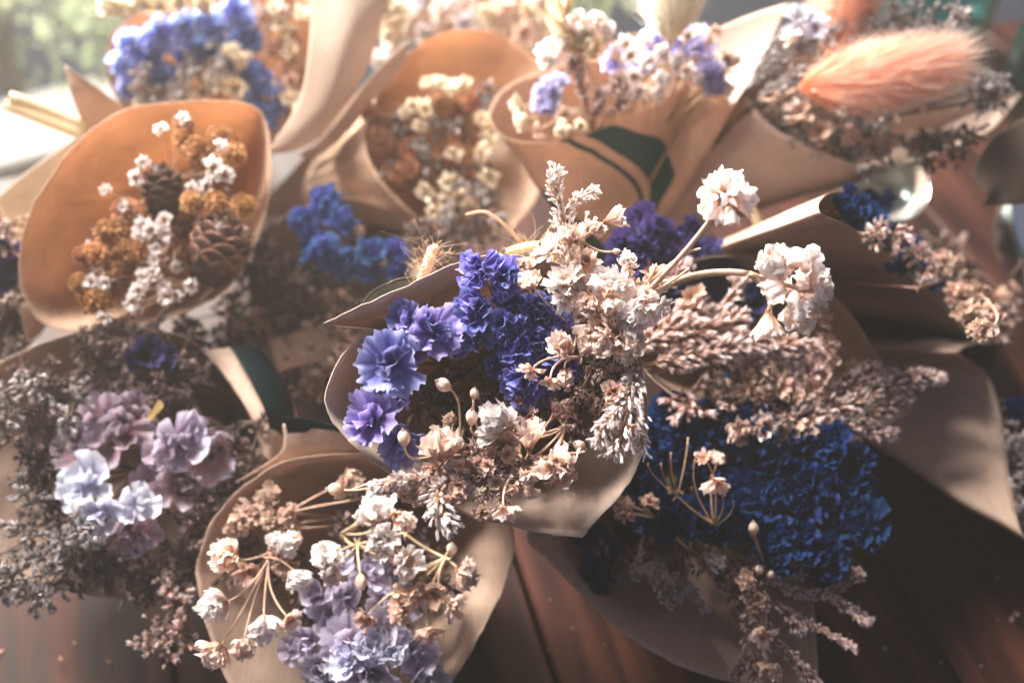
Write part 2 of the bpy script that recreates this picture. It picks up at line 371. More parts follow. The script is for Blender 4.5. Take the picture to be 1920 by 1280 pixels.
def add_head(parent, pos, facing, r, kind, matname, var=None, name='blossom', squash=1., spin=None):
    """a flower head as a part (its biggest piece) with the other pieces as sub-parts"""
    var = random.randrange(4) if var is None else var
    ms = head_meshes(kind, matname, var)
    root = None
    f = Vector(facing).normalized()
    rot = f.to_track_quat('Z', 'Y') @ Quaternion((0, 0, 1), random.uniform(0, 2 * PI) if spin is None else spin)
    for i, (pn, me) in enumerate(ms):
        if i == 0:
            o = link(name, me, parent); o.location = Vector(pos) - parent.location
            o.rotation_mode = 'QUATERNION'; o.rotation_quaternion = rot; o.scale = (r, r, r * squash); root = o
        else:
            link(pn, me, root)
    return root

# ------------------------------------------------------------------ bouquets: a paper cone plus a way to aim at its mouth
class Bouquet:
    def __init__(s, key, c, z, az, el, apex, apexz):
        s.key = key; s.C = atz(c[0], c[1], z); s.n = azel(az, el); s.apex = atz(apex[0], apex[1], apexz)
        s.root = s.C.lerp(s.apex, .72)
    def at(s, px, py, off=0.):
        r = ray(px, py); c = s.C + s.n * (off * .01)
        k = (c - CAM).dot(s.n) / r.dot(s.n)
        return CAM + r * k
    def px(s, p, r): return r * depth(p) / FOC

def wrap(bq, rim, label, material=None, lip=None, close=.985, flare=.0, name='paper_wrap', crease=0, seed=0, samples=8, pinch=1.0, thick=.00028, axis_uv=None, closed=True):
    """paper cone lofted from the mouth's rim to its tip; rim = [(px,py[,offset])]; a point with a 4th value 1 is a sharp corner"""
    P = [bq.at(p[0], p[1], p[2] if len(p) > 2 else 0) for p in rim]
    corners = [i for i, p in enumerate(rim) if len(p) > 3]
    if corners:                                        # split the loop at sharp corners
        m = len(P); loop = []
        cs = corners if closed else sorted(set([0] + corners + [m - 1]))
        k = len(cs)
        for q in range(k if closed else k - 1):
            a = cs[q]; b = cs[(q + 1) % k] if closed else cs[q + 1]
            idx = [a]; 
            while idx[-1] != b or (len(idx) == 1): idx.append((idx[-1] + 1) % m)
            seg = catmull([P[i] for i in idx], samples)
            loop.append(seg[:-1])
        loop = np.concatenate(loop)
        if not closed: loop = np.vstack([loop, np.array(P[-1])])
    else: loop = catmull(P, samples, closed)
    nu = len(loop); nv = 22
    ap = np.array(bq.apex); n = np.array(bq.n)
    V = []; T = []; UVs = []
    rnd = Vector((seed * 3.1, seed * 1.7, 0))
    cen = loop.mean(axis=0)
    per = np.concatenate([[0], np.cumsum(np.linalg.norm(np.diff(loop, axis=0), axis=1))]); per /= per[-1]
    rc = random.Random(seed * 13 + 5); cr = [(rc.random(), rc.uniform(.012, .03), rc.uniform(-.0022, .0022), rc.uniform(.3, 1)) for _ in range(7)]
    for j in range(nv):
        s = close * (j / (nv - 1)) ** 1.25
        for i in range(nu):
            p = loop[i] * (1 - s) + ap * s
            rad = loop[i] - cen; rl = np.linalg.norm(rad) + 1e-9; rad = rad / rl
            k = math.exp(-s / .06)
            amp = (.0022 * min(1, s * 9) + .0006)
            dn = noise.noise(Vector(p * 22) + rnd) * amp * 1.5 + (abs(noise.noise(Vector(p * 38) + rnd)) - .25) * amp * 1.7
            for cu, cw, ca, cl in cr:
                q_ = abs(per[i] - cu - .05 * s)
                if q_ < cw and s < cl: dn += ca * (1 - q_ / cw) * min(1, s * 5 + .25)
            dn += (noise.noise(Vector(p * 300) + rnd)) * .0005 * k
            p = p + rad * (dn * (1 - s) + flare * k * .01) + n * (flare * -.004 * k) + n * noise.noise(Vector((per[i] * 9, seed, 0))) * .0012 * k
            V.append(p); T.append(s); UVs.append((per[i], s))
    mb = MB(); mb.add(V, gfaces(nu, nv, closed), T)
    bq.root = Vector(cen).lerp(bq.apex, .68)
    me = mb.mesh(name, material or M['paper'], origin=bq.apex)
    uvl = me.uv_layers.new(name='UVMap'); li = np.empty(len(me.loops), np.int32); me.loops.foreach_get('vertex_index', li)
    uvl.data.foreach_set('uv', np.array(UVs, np.float32)[li].reshape(-1))
    o = link(name, me); o.location = bq.apex; tag(o, label, 'paper cone', 'kraft paper cones')
    sd = o.modifiers.new('thickness', 'SOLIDIFY'); sd.thickness = thick; sd.offset = 0
    return o

def sheet(px_rows, dfun, name, label, cat, material, sub=6, thick=.0004, loc=None, group=None, parent=None):
    """bent sheet through a grid of points (rows of equal length); points are world vectors"""
    rows = [catmull(r, sub) for r in px_rows]
    cols = [catmull([rows[k][i] for k in range(len(rows))], sub) for i in range(len(rows[0]))]
    nu = len(cols); nv = len(cols[0])
    V = [cols[i][j] for j in range(nv) for i in range(nu)]
    V = [v + np.array([0, 0, noise.noise(Vector(v * 40)) * .001]) for v in V]
    mb = MB(); mb.add(V, gfaces(nu, nv)); org = Vector(V[0])
    me = mb.mesh(name, material, origin=org)
    o = link(name, me, parent); o.location = org if parent is None else org - parent.location
    if label: tag(o, label, cat, group)
    sd = o.modifiers.new('thickness', 'SOLIDIFY'); sd.thickness = thick; sd.offset = 0
    return o

# ------------------------------------------------------------------ plants
def bez(a, b, c, n=10):
    a, b, c = np.array(a), np.array(b), np.array(c); t = np.linspace(0, 1, n)[:, None]
    return a * (1 - t) ** 2 + 2 * b * t * (1 - t) + c * t ** 2

def statice(bq, heads, matname, label, kind='statice', tilt=.35, root=None, group='statice sprigs', stem='stem', squash=1., name='statice_sprig'):
    """one branched sprig; heads = [(px,py,r_px,off[,ax,ay])], ax,ay = lean of the face to the photo's right / up"""
    r0 = bq.root if root is None else root
    t = thing(name, r0, label, 'dried flower', group)
    mb = MB(); pts = [bq.at(h[0], h[1], h[3]) for h in heads]
    cen = sum(pts, Vector()) / len(pts); hub = r0.lerp(cen, .6)
    tube(mb, bez(r0, r0.lerp(hub, .5) + Vector((.003, 0, .002)), hub), .0011, .0009)
    for h, p in zip(heads, pts):
        tocam = (CAM - p).normalized()
        base = p - tocam * bq.px(p, h[2]) * .25
        f = tocam * (1 - tilt) + bq.n * tilt + Vector([random.uniform(-.35, .35) for _ in range(3)])
        if len(h) > 4: f = tocam + RIGHT * h[4] + UP * h[5]
        tube(mb, bez(hub, hub.lerp(base, .6) - f.normalized() * .006, base), .0008, .0006)
        mn = h[6] if len(h) > 6 else matname
        add_head(t, base, f, bq.px(p, h[2]) * 1.0, kind, mn, name='floret', squash=squash)
    link('stem', mb.mesh('stem', M[stem], origin=r0), t)
    return t

GK = {'w': ('pom', 'white'), 'p': ('pom', 'peach'), 't': ('pom', 'tan'), 'o': ('open', 'white'), 's': ('skirt', 'peach'), 'W': ('clump', 'white'),
      'b': ('bud', 'bud'), 'B': ('ball', 'ball'), 'K': ('ball', 'ballpink'), 'y': ('open', 'yellowish'), 'q': ('open', 'peach'), 'Y': ('pom', 'yellowish'), 'i': ('open', 'pale'), 'x': ('open', 'tan')}
def spray(bq, hubs, heads, label, name='gypsophila_spray', cat='dried flower', group='gypsophila sprays', stem='stempale', root=None, thick=1., headname='blossom'):
    """branched thin stems; hubs = [(px,py,off)] chained from the root; heads = [(px,py,r_px,kind,off,hub index[,dx,dy])]"""
    r0 = bq.root if root is None else root
    t = thing(name, r0, label, cat, group)
    mb = MB(); H = [bq.at(*h) for h in hubs]; prev = r0; k = .00046 * thick
    for i, h in enumerate(H):
        mid = Vector(prev).lerp(h, .5) + Vector([random.uniform(-.003, .003) for _ in range(3)])
        tube(mb, bez(prev, mid, h, 12), k * 1.35, k * 1.1, 5, .1, .6)
        for q in range(3):                                # small bracts at each node
            d = Vector([random.uniform(-1, 1) for _ in range(3)]) + (CAM - h).normalized() * .5
            tube(mb, [h, h + d.normalized() * .0025], k * 1.0, k * .3, 4, .5, .9)
        prev = h
    for hd in heads:
        px, py, r, kd, off = hd[:5]; hub = H[hd[5] if len(hd) > 5 else -1] if H else r0
        p = bq.at(px, py, off); R = bq.px(p, r)
        tocam = (CAM - p).normalized()
        out = (p - hub).normalized()
        if len(hd) > 6: f = tocam * .35 + RIGHT * hd[6] + UP * hd[7]
        else: f = tocam * .8 + out * .9 + Vector([random.uniform(-.3, .3) for _ in range(3)])
        f.normalize()
        kind, mn = GK[kd]
        sh = {'pom': .35, 'open': .15, 'skirt': .5, 'clump': .45, 'bud': .85, 'ball': 0}[kind]
        b = p - f * R * sh
        L = (b - hub).length
        ctrl = b - f * min(L * .45, .012) + Vector([random.uniform(-1, 1) for _ in range(3)]) * L * .12
        tube(mb, bez(hub, ctrl, b + f * R * .1, 12), k * 1.0, k * .75, 5, .3, .9)
        add_head(t, b, f, R * {'pom': 1.5, 'open': 1.35, 'skirt': 1.45, 'clump': 1.25, 'bud': 1.0, 'ball': 1.18}[kind], kind, mn, name='bud' if kind == 'bud' else headname)
    link('stem', mb.mesh('stem', M[stem], origin=r0), t)
    return t

def calyx_shape(open_=.5, rs=RS, n=8):
    """small elongated husk along +z, length 1, split into ragged teeth at the tip, with a withered core"""
    prof = [(0, .06), (.22, .17), (.5, .23), (.75, .21 + .06 * open_), (1., .13 + .26 * open_)]
    V = []; T = []
    for j, (z, r) in enumerate(prof):
        for i in range(n):
            a = 2 * PI * i / n + .25 * z; rr = r * rs.uniform(.8, 1.2); zz = z
            if j >= 3 and i % 2 == 0: rr *= .62 if j == 4 else .85
            if j == 4: zz = z + (.22 if i % 2 else -.16) + rs.uniform(-.1, .1)
            V.append((rr * math.cos(a), rr * math.sin(a), zz)); T.append(z)
    F = list(gfaces(n, 5, True)) + [tuple(range(n))]
    k = len(V); V += [(.02, .01, .93)] + [(r_ * .0 + .15 * math.cos(2 * PI * i / 4), .15 * math.sin(2 * PI * i / 4), .62) for i, r_ in enumerate((1, 1, 1, 1))]; T += [.75, .3, .3, .3, .3]
    F += [(k, k + 1 + i, k + 1 + (i + 1) % 4) for i in range(4)]
    return np.array(V), F, np.array(T)
CAL = [calyx_shape(open_=o, rs=np.random.RandomState(i)) for i, o in enumerate([.1, .25, .4, .7, .9, .15])]

def put_calyx(mb, p, d, L, w=1., ci=None):
    V, F, T = CAL[random.randrange(len(CAL)) if ci is None else ci]
    R = frame(d, random.uniform(0, 6))
    mb.add(np.array(p) + (V * np.array([w, w, 1]) * L) @ R, F, np.clip(T + random.uniform(-.18, .12), 0, 1))

def spikes(bq, specs, label, matname='lavbrown', stem='stem', name='lavender_sprig', root=None, group='lavender sprigs', cat='dried flower', size=1., openc=None, hub=None, dens=1.):
    """specs = [(path [(px,py,off)...], r_px, length px of one husk)]; husks sit in whorls along each path"""
    r0 = bq.root if root is None else root
    t = thing(name, r0, label, cat, group)
    sm = MB(); H = bq.at(*hub) if hub else None
    if H is not None: tube(sm, bez(r0, Vector(r0).lerp(H, .5) + Vector((.002, 0, .003)), H), .0011, .0009)
    for path, r, lp in specs:
        P = catmull([bq.at(*q) for q in path], 12)
        start = H if H is not None else r0
        a = Vector(P[0]); d0 = Vector(P[min(3, len(P) - 1)] - P[0]).normalized()
        tube(sm, np.vstack([bez(start, a - d0 * min(.02, (a - start).length * .5), a, 8)[:-1], P]), .0008, .0004, 5, .2, .6)
        mb = MB(); seg = np.linalg.norm(np.diff(P, axis=0), axis=1); tot = seg.sum()
        w = bq.px(a, r); Lc = bq.px(a, lp) * size * .72
        n = max(4, int(tot / (Lc * .36) * dens))
        for i in range(n):
            s = i / (n - 1) * (len(P) - 1.001); k = int(s); q = P[k] + (P[k + 1] - P[k]) * (s - k)
            tg = P[min(k + 1, len(P) - 1)] - P[max(k - 1, 0)]; tg = tg / (np.linalg.norm(tg) + 1e-9)
            F = frame(tg, random.uniform(0, 6)); wv = .75 + .5 * noise.noise(Vector((i * .35, w * 500, r)))  + .1
            m = 6
            prof = min(1, .55 + 1.5 * i / n, .5 + 2.2 * (1 - i / n))
            for c in range(m):
                if random.random() < .22: continue
                a2 = 2 * PI * (c + random.uniform(-.3, .3)) / m
                side = F[0] * math.cos(a2) + F[1] * math.sin(a2)
                sp_ = random.uniform(.5, 1.1)
                d = tg * 1.0 + side * sp_ + F[0] * random.gauss(0, .22) + F[1] * random.gauss(0, .22)
                rr = max(0, w * prof * wv - Lc * .55) * random.uniform(.2, 1.)
                put_calyx(mb, q + side * rr + tg * random.uniform(-.2, .2) * Lc, d, Lc * random.uniform(.75, 1.25) * (.65 + .35 * prof), random.uniform(.62, .88), (openc if random.random() < .35 else None))
        o = link('flower_spike', mb.mesh('flower_spike', M[matname], smooth=False, origin=r0), t)
    link('stem', sm.mesh('stem', M[stem], origin=r0), t)
    return t

def panicle(bq, clumps, label, matname='lavdark', stem='stemdark', root=None, name='limonium_sprig', group='limonium sprigs', cat='dried flower', lp=13, hub=None, openc=4, dens=1.):
    """loose branching head of tiny open husks; clumps = [(px,py,r_px,off)]"""
    r0 = bq.root if root is None else root
    t = thing(name, r0, label, cat, group)
    sm = MB(); C = [bq.at(c[0], c[1], c[3]) for c in clumps]; cen = sum(C, Vector()) / len(C)
    H = bq.at(*hub) if hub else r0.lerp(cen, .65)
    tube(sm, bez(r0, r0.lerp(H, .5) + Vector((.002, .001, .003)), H), .001, .0008)
    for c, p in zip(clumps, C):
        R = bq.px(p, c[2]); L = bq.px(p, lp); mb = MB()
        d0 = (p - H).normalized()
        tube(sm, bez(H, H.lerp(p, .6) + Vector([random.uniform(-.003, .003) for _ in range(3)]), p), .0007, .0004, 4)
        m = max(5, int((R / L) ** 2 * 1.15 * dens) + 3)
        for k in range(m):
            v = Vector([random.gauss(0, .55) for _ in range(3)])
            if v.length > 1.1: v.normalize()
            q = p + v * R; ax = (v.normalized() + (CAM - q).normalized() * .4 + Vector([random.uniform(-.4, .4) for _ in range(3)])).normalized()
            tube(sm, bez(p, p.lerp(q, .5) + Vector([random.uniform(-.1, .1) for _ in range(3)]) * R, q), .00035, .00025, 4)
            for z in range(random.randint(4, 8)):
                side = Vector([random.uniform(-1, 1) for _ in range(3)]).normalized()
                pos = q + ax * (z * .33 - .6) * L + side * L * .28
                put_calyx(mb, pos, ax * .7 + side * random.uniform(.4, 1.1), L * random.uniform(.65, 1.3), random.uniform(.8, 1.2), openc if random.random() < .3 else None)
        link('flower_cluster', mb.mesh('flower_cluster', M[matname], smooth=False, origin=r0), t)
    link('stem', sm.mesh('stem', M[stem], origin=r0), t)
    return t

def hare_tail(bq, pts, r, label, matname, nh=6500, hair=1.0):
    """soft grass head: fine hairs over an oval core; pts = base and tip (px,py,off)"""
    a, b = bq.at(*pts[0]), bq.at(*pts[1]); ax = (b - a); Lh = ax.length; ax.normalize(); R = bq.px(a, r)
    t = thing('hare_tail_grass', bq.root, label, 'dried grass', 'hare tail grasses')
    F = frame(ax); mb = MB(); V = []; Fc = []; T = []
    nu, nv = 20, 14
    for j in range(nv):
        s = j / (nv - 1)
        for i in range(nu):
            an = 2 * PI * i / nu; rr = R * .5 * (math.sin(PI * min(.98, max(.02, s ** .8))) ** .6)
            V.append(np.array(a) + np.array(ax) * Lh * s * .92 + (F[0] * math.cos(an) + F[1] * math.sin(an)) * rr); T.append(.1)
    mb.add(V, gfaces(nu, nv, True), T)
    rs = np.random.RandomState(3); V = []; Fc = []; T = []
    for i in range(nh):
        s = rs.uniform(0, 1) ** .9; an = rs.uniform(0, 2 * PI)
        side = F[0] * math.cos(an) + F[1] * math.sin(an)
        rr = R * .5 * (math.sin(PI * min(.98, max(.02, s ** .8))) ** .6)
        p = np.array(a) + np.array(ax) * Lh * s * .92 + side * rr
        d = side * rs.uniform(.35, .8) + np.array(ax) * rs.uniform(.6, 1.1) + rs.normal(size=3) * .2
        d /= np.linalg.norm(d); L = R * rs.uniform(.55, 1.25) * hair
        w = R * .009; c = np.cross(d, rs.normal(size=3)); c /= np.linalg.norm(c) + 1e-9
        mid = p + d * L * .55; tip = p + d * L + np.array(ax) * L * .25
        k = len(V); V += [p - c * w, p + c * w, mid + c * w * .8, mid - c * w * .8, tip]; T += [.15, .15, .6, .6, 1.]
        Fc += [(k, k + 1, k + 2, k + 3), (k + 3, k + 2, k + 4)]
    mb.add(V, Fc, T)
    link('seed_head', mb.mesh('seed_head', M[matname], origin=bq.root), t)
    sm = MB(); tube(sm, bez(bq.root, Vector(a) - ax * .012, a, 14), .0008, .0006); link('stem', sm.mesh('stem', M['stempale'], origin=bq.root), t)
    return t

def pinecone(bq, base, tip, r, label):
    a, b = bq.at(*base), bq.at(*tip); ax = b - a; L = ax.length; ax.normalize(); R = bq.px(b, r)
    t = thing('pine_cone', a, label, 'pine cone', 'pine cones')
    F = frame(ax); Mx = np.array([F[0], F[1], F[2]]); mb = MB(); rs = np.random.RandomState(8)
    n = 46; tops = MB()
    for i in range(n):
        s = (i + .5) / n; an = i * 2.39996
        prof = math.sin(PI * (.12 + .80 * s)) ** .6
        rr = R * prof; z = L * (.02 + .86 * s)
        P, Fc, T = petal(L=1, W=1.25, curl=-.5, ruf=.012, frill=.015, nu=9, nv=7, cup=-.0, rs=rs, base=.55, power=.5)
        ll = R * .95 * (1 - .25 * s)
        u = P[:, 0]; v = P[:, 1]; lift = .0
        ang = u * .85; rad = rr * (.80 + .30 * v ** 1.5) * np.cos(ang * .25) - (R * .30 * s * v if s > .8 else 0)
        pts = np.stack([rad * np.sin(ang), rad * np.cos(ang), z + v * ll * .85 - ll * .4 - (u ** 2) * ll * .35], -1)
        Rz = np.array(Matrix.Rotation(an, 3, 'Z'))
        (tops if s > .86 else mb).add(np.array(a) + (pts @ Rz.T) @ Mx, Fc, T)
    V = []
    for j in range(10):
        s = j / 9
        for i in range(14):
            an = 2 * PI * i / 14; rr = R * .78 * math.sin(PI * (.1 + .84 * s)) ** .6
            V.append(np.array(a) + (np.array([rr * math.cos(an), rr * math.sin(an), L * .9 * s])) @ Mx)
    mb.add(V, gfaces(14, 10, True) + [tuple(range(126, 140))], np.full(140, .35))
    link('scales', mb.mesh('scales', M['cone'], origin=a), t)
    o = link('tip_scales', tops.mesh('tip_scales', M['cone'], origin=a), t)
    for q in t.children:
        sd = q.modifiers.new('thickness', 'SOLIDIFY'); sd.thickness = R * .07; sd.offset = 0
    sm = MB(); tube(sm, bez(bq.root, bq.root.lerp(a, .5), a + ax * L * .05), .0012, .0014); link('stem', sm.mesh('stem', M['stem'], origin=a), t)
    return t
GLARE_VEIL = .048
# ------------------------------------------------------------------ the setting: table, floor
def table_mat():
    m, nt, N = mat('dark_red_wood'); L = nt.links.new
    tc = N('ShaderNodeTexCoord'); mp = N('ShaderNodeMapping'); mp.inputs['Scale'].default_value = (9, .9, 9); L(tc.outputs['Object'], mp.inputs[0])
    n = N('ShaderNodeTexNoise'); n.inputs['Scale'].default_value = 9; n.inputs['Detail'].default_value = 8; n.inputs['Distortion'].default_value = .6; L(mp.outputs[0], n.inputs['Vector'])
    n2 = N('ShaderNodeTexNoise'); n2.inputs['Scale'].default_value = 7; n2.inputs['Detail'].default_value = 3; L(tc.outputs['Object'], n2.inputs['Vector'])
    c = ramp(nt, [(.30, (.010, .003, .0025)), (.46, (.034, .009, .006)), (.66, (.090, .030, .019))], n.outputs['Fac'])
    c2 = ramp(nt, [(.3, (.55, .5, .5)), (.7, (1.2, 1.1, 1.05))], n2.outputs['Fac'])
    mx = N('ShaderNodeMixRGB'); mx.blend_type = 'MULTIPLY'; mx.inputs[0].default_value = 1; L(c, mx.inputs[1]); L(c2, mx.inputs[2])
    b = N('ShaderNodeBsdfPrincipled'); L(mx.outputs[0], b.inputs['Base Color'])
    rr = N('ShaderNodeMapRange'); rr.inputs[3].default_value = .5; rr.inputs[4].default_value = .75; b.inputs['Specular IOR Level'].default_value = .18; L(n.outputs['Fac'], rr.inputs[0]); L(rr.outputs[0], b.inputs['Roughness'])
    bp = N('ShaderNodeBump'); bp.inputs['Strength'].default_value = .35; bp.inputs['Distance'].default_value = .0008; L(n.outputs['Fac'], bp.inputs['Height']); L(bp.outputs[0], b.inputs['Normal'])
    o = N('ShaderNodeOutputMaterial'); L(b.outputs[0], o.inputs[0]); return m
M['table'] = table_mat()

def box(mb, x0, x1, y0, y1, z0, z1, bev=.001):
    b = bev
    V = []
    for z, e in ((z0, b), (z0 + b, 0), (z1 - b, 0), (z1, b)):
        V += [(x0 + e, y0 + e, z), (x1 - e, y0 + e, z), (x1 - e, y1 - e, z), (x0 + e, y1 - e, z)]
    mb.add(V, gfaces(4, 4, True) + [(3, 2, 1, 0), (12, 13, 14, 15)])
EDGE = .43
tb = thing('table', (0, 0, 0), 'dark reddish brown wooden table of wide planks under all the bouquets', 'table')
xs = [-.9, -.75, -.58, -.405, -.262, -.118, .026, .178, .322, .47, .62, .78, .9]
for i in range(len(xs) - 1):
    mb = MB(); g = .0009
    box(mb, xs[i] + g, xs[i + 1] - g, -.55, EDGE, -.025, 0, .0012)
    me = mb.mesh('plank', M['table'], smooth=False, origin=(xs[i], -.45 + i * .13, 0))
    o = link('plank', me, tb); o.location = (xs[i], -.45 + i * .13, 0)
mb = MB(); box(mb, -.9, .9, -.55, EDGE - .002, -.06, -.027, .001); link('table_frame', mb.mesh('table_frame', M['table'], smooth=False), tb)
e0, e1 = atz(0, 335, 0), atz(1840, 48, 0); ea = math.atan2(e1.y - e0.y, e1.x - e0.x)
tb.rotation_euler = (0, 0, ea); tb.location = (0, e0.y - e0.x * math.tan(ea) - EDGE / math.cos(ea), 0)
M['floor'] = plain('pale_floor_stone', (.50, .51, .48), rough=.5, noise_amt=.2, scale=3)
mb = MB(); mb.add([(-9, -4, -.72), (9, -4, -.72), (9, 12, -.72), (-9, 12, -.72)], [(0, 1, 2, 3)])
fl = link('floor', mb.mesh('floor', M['floor'], smooth=False)); tag(fl, 'pale grey floor far below and behind the table', None, None, 'structure')

# ------------------------------------------------------------------ bouquets
#             key        centre      z     az   el   apex         z
B = {}
def bq(key, *a): B[key] = Bouquet(key, *a); return B[key]
B0 = bq('middle', (910, 740), .150, -82, 52, (930, 640), .045)
B1 = bq('cones', (270, 400), .125, -75, 46, (400, 400), .02)
B2 = bq('blue', (450, 120), .105, -85, 52, (430, 250), .01)
B3 = bq('balls', (860, 250), .100, -60, 55, (470, 400), .012)
B4 = bq('striped', (1150, 180), .135, -90, 80, (1150, 560), .03)
B7 = bq('tail', (1650, 220), .120, -50, 72, (1090, 500), .02)
B8 = bq('tanright', (1680, 500), .115, 10, 42, (1190, 520), .02)
B9 = bq('edgeright', (1870, 830), .060, -5, 38, (1330, 640), .02)
B10 = bq('brushy', (1440, 700), .095, -50, 58, (1120, 560), .02)
B11 = bq('navy', (1300, 1030), .060, -75, 62, (1150, 760), .01)
B5 = bq('front', (660, 1100), .062, -92, 55, (760, 930), .008)
B6 = bq('lowleft', (250, 870), .068, -80, 60, (520, 740), .006)
BM = bq('dim', (620, 540), .060, -90, 62, (700, 400), .004)
BL = bq('farleft', (-10, 610), .075, -100, 60, (120, 560), .02)

P4 = paper_mat('kraft_paper_striped', base=(.56, .375, .265), trans=.25, stripes=[(1, .31, .43, .387, .424, .235, .5), (1, .30, .30, .441, .452, 0, .56), (1, .28, .28, .60, .68, 0, .56)])
STR = P4
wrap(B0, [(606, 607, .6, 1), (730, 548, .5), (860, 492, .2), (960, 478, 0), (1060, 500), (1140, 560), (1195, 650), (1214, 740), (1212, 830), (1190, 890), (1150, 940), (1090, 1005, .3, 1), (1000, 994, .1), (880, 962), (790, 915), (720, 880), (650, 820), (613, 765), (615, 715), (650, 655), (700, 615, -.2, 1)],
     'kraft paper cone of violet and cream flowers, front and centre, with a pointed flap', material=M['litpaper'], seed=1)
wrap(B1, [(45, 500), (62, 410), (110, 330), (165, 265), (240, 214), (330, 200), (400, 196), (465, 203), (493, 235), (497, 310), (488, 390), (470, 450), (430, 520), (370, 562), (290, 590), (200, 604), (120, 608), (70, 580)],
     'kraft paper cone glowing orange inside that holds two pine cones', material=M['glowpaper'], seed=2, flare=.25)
wrap(B2, [(240, 215), (205, 150), (203, 90), (225, 50), (330, -20), (500, -60), (650, -50), (728, 0), (705, 80), (665, 175), (600, 255), (520, 290), (400, 290), (300, 260)],
     'tall kraft paper cone of pale blue statice at the top left', material=M['glowpaper'], seed=3)
wrap(B3, [(684, 260), (700, 200), (740, 130), (790, 80), (850, 56), (920, 60), (980, 90), (1025, 135), (1040, 230), (1020, 340), (960, 425), (870, 440), (790, 410), (740, 365), (700, 315)],
     'kraft paper cone of orange balls and cream florets behind the striped cone', material=M['glowpaper'], seed=4)
wrap(B4, [(918, 222), (930, 180), (970, 150), (1040, 125), (1110, 95), (1200, 60), (1330, 55), (1400, 30), (1482, 4, 0, 1), (1430, 110), (1376, 198, 0, 1), (1335, 186), (1290, 153, 0, 1), (1250, 178), (1200, 208), (1130, 240), (1060, 262), (1000, 270), (945, 258)],
     'kraft paper cone printed with dark green stripes, white gypsophila inside', material=P4, seed=5)
wrap(B7, [(1397, 165), (1440, 230), (1500, 270), (1570, 300), (1640, 315), (1720, 303), (1800, 272), (1870, 235), (1917, 176, 0, 1), (1860, 166), (1780, 150), (1660, 120), (1500, 110), (1430, 130)],
     'wide kraft paper cone with a peach hare tail lying across its mouth', material=M['litpaper'], seed=6)
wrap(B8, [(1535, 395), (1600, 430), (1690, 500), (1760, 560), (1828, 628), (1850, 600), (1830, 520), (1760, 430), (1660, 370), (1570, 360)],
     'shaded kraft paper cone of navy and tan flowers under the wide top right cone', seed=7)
wrap(B9, [(1800, 655), (1850, 700), (1880, 790), (1895, 900), (1925, 1015), (1990, 1010), (2010, 880), (1980, 740), (1900, 650)],
     'broad kraft paper cone lying with its mouth cut by the right border', seed=8)
wrap(B10, [(1180, 600), (1200, 690), (1290, 760), (1420, 815), (1560, 836), (1640, 812), (1714, 768, .2, 1), (1660, 690), (1600, 600), (1520, 520), (1400, 480), (1260, 500)],
     'kraft paper cone of brown lavender spikes right of the middle cone', seed=9)
wrap(B11, [(990, 1000), (1030, 1050), (1080, 1105), (1150, 1175), (1250, 1235), (1350, 1272), (1450, 1295), (1535, 1310, 0, 1), (1530, 1150), (1500, 1000), (1440, 880), (1320, 810), (1150, 800), (1020, 880)],
     'kraft paper cone of navy statice at the lower right, on bare wood', seed=10)
wrap(B5, [(370, 1090), (374, 1035), (397, 975), (440, 925), (510, 875), (600, 852), (700, 850), (820, 870), (920, 930), (964, 1000), (950, 1080), (905, 1180), (850, 1275), (790, 1350), (700, 1400), (560, 1400), (450, 1310), (395, 1200)],
     'kraft paper cone of cream gypsophila and lilac petals at the bottom', seed=11)
wrap(B6, [(-60, 740), (-10, 690), (60, 652), (150, 622), (250, 614), (330, 625), (385, 662), (440, 725), (480, 800), (498, 880), (490, 960), (450, 1050), (390, 1110), (250, 1125), (100, 1100), (0, 1070), (-70, 1000), (-100, 850)],
     'dark kraft paper cone of lavender and mauve petals at the lower left', seed=12)
wrap(BM, [(500, 640), (470, 560), (480, 470), (540, 400), (640, 370), (740, 400), (790, 470), (800, 560), (740, 640), (640, 690), (560, 690)],
     'shadowed kraft paper cone of blue statice behind the pointed flap', seed=13)
wrap(BL, [(-90, 600), (-60, 570), (-10, 562), (30, 575), (45, 610), (48, 650), (20, 690), (-40, 710), (-90, 680)],
     'small dark mouthed paper cone at the left border below the pine cones', seed=14)
R_ = random.Random(4)
def mass(poly, n, r, off, jit=.3, seed=1):
    rr = random.Random(seed); out = []; xs_ = [p[0] for p in poly]; ys_ = [p[1] for p in poly]; tries = 0
    while len(out) < n and tries < 4000:
        tries += 1
        x, y = rr.uniform(min(xs_), max(xs_)), rr.uniform(min(ys_), max(ys_)); c = False; j = len(poly) - 1
        for i in range(len(poly)):
            if (poly[i][1] > y) != (poly[j][1] > y) and x < (poly[j][0] - poly[i][0]) * (y - poly[i][1]) / (poly[j][1] - poly[i][1]) + poly[i][0]: c = not c
            j = i
        if not c or any((x - o[0]) ** 2 + (y - o[1]) ** 2 < (r * .75) ** 2 for o in out): continue
        out.append((x, y, r * rr.uniform(.85, 1.2), off + rr.uniform(-jit, jit)))
    return out
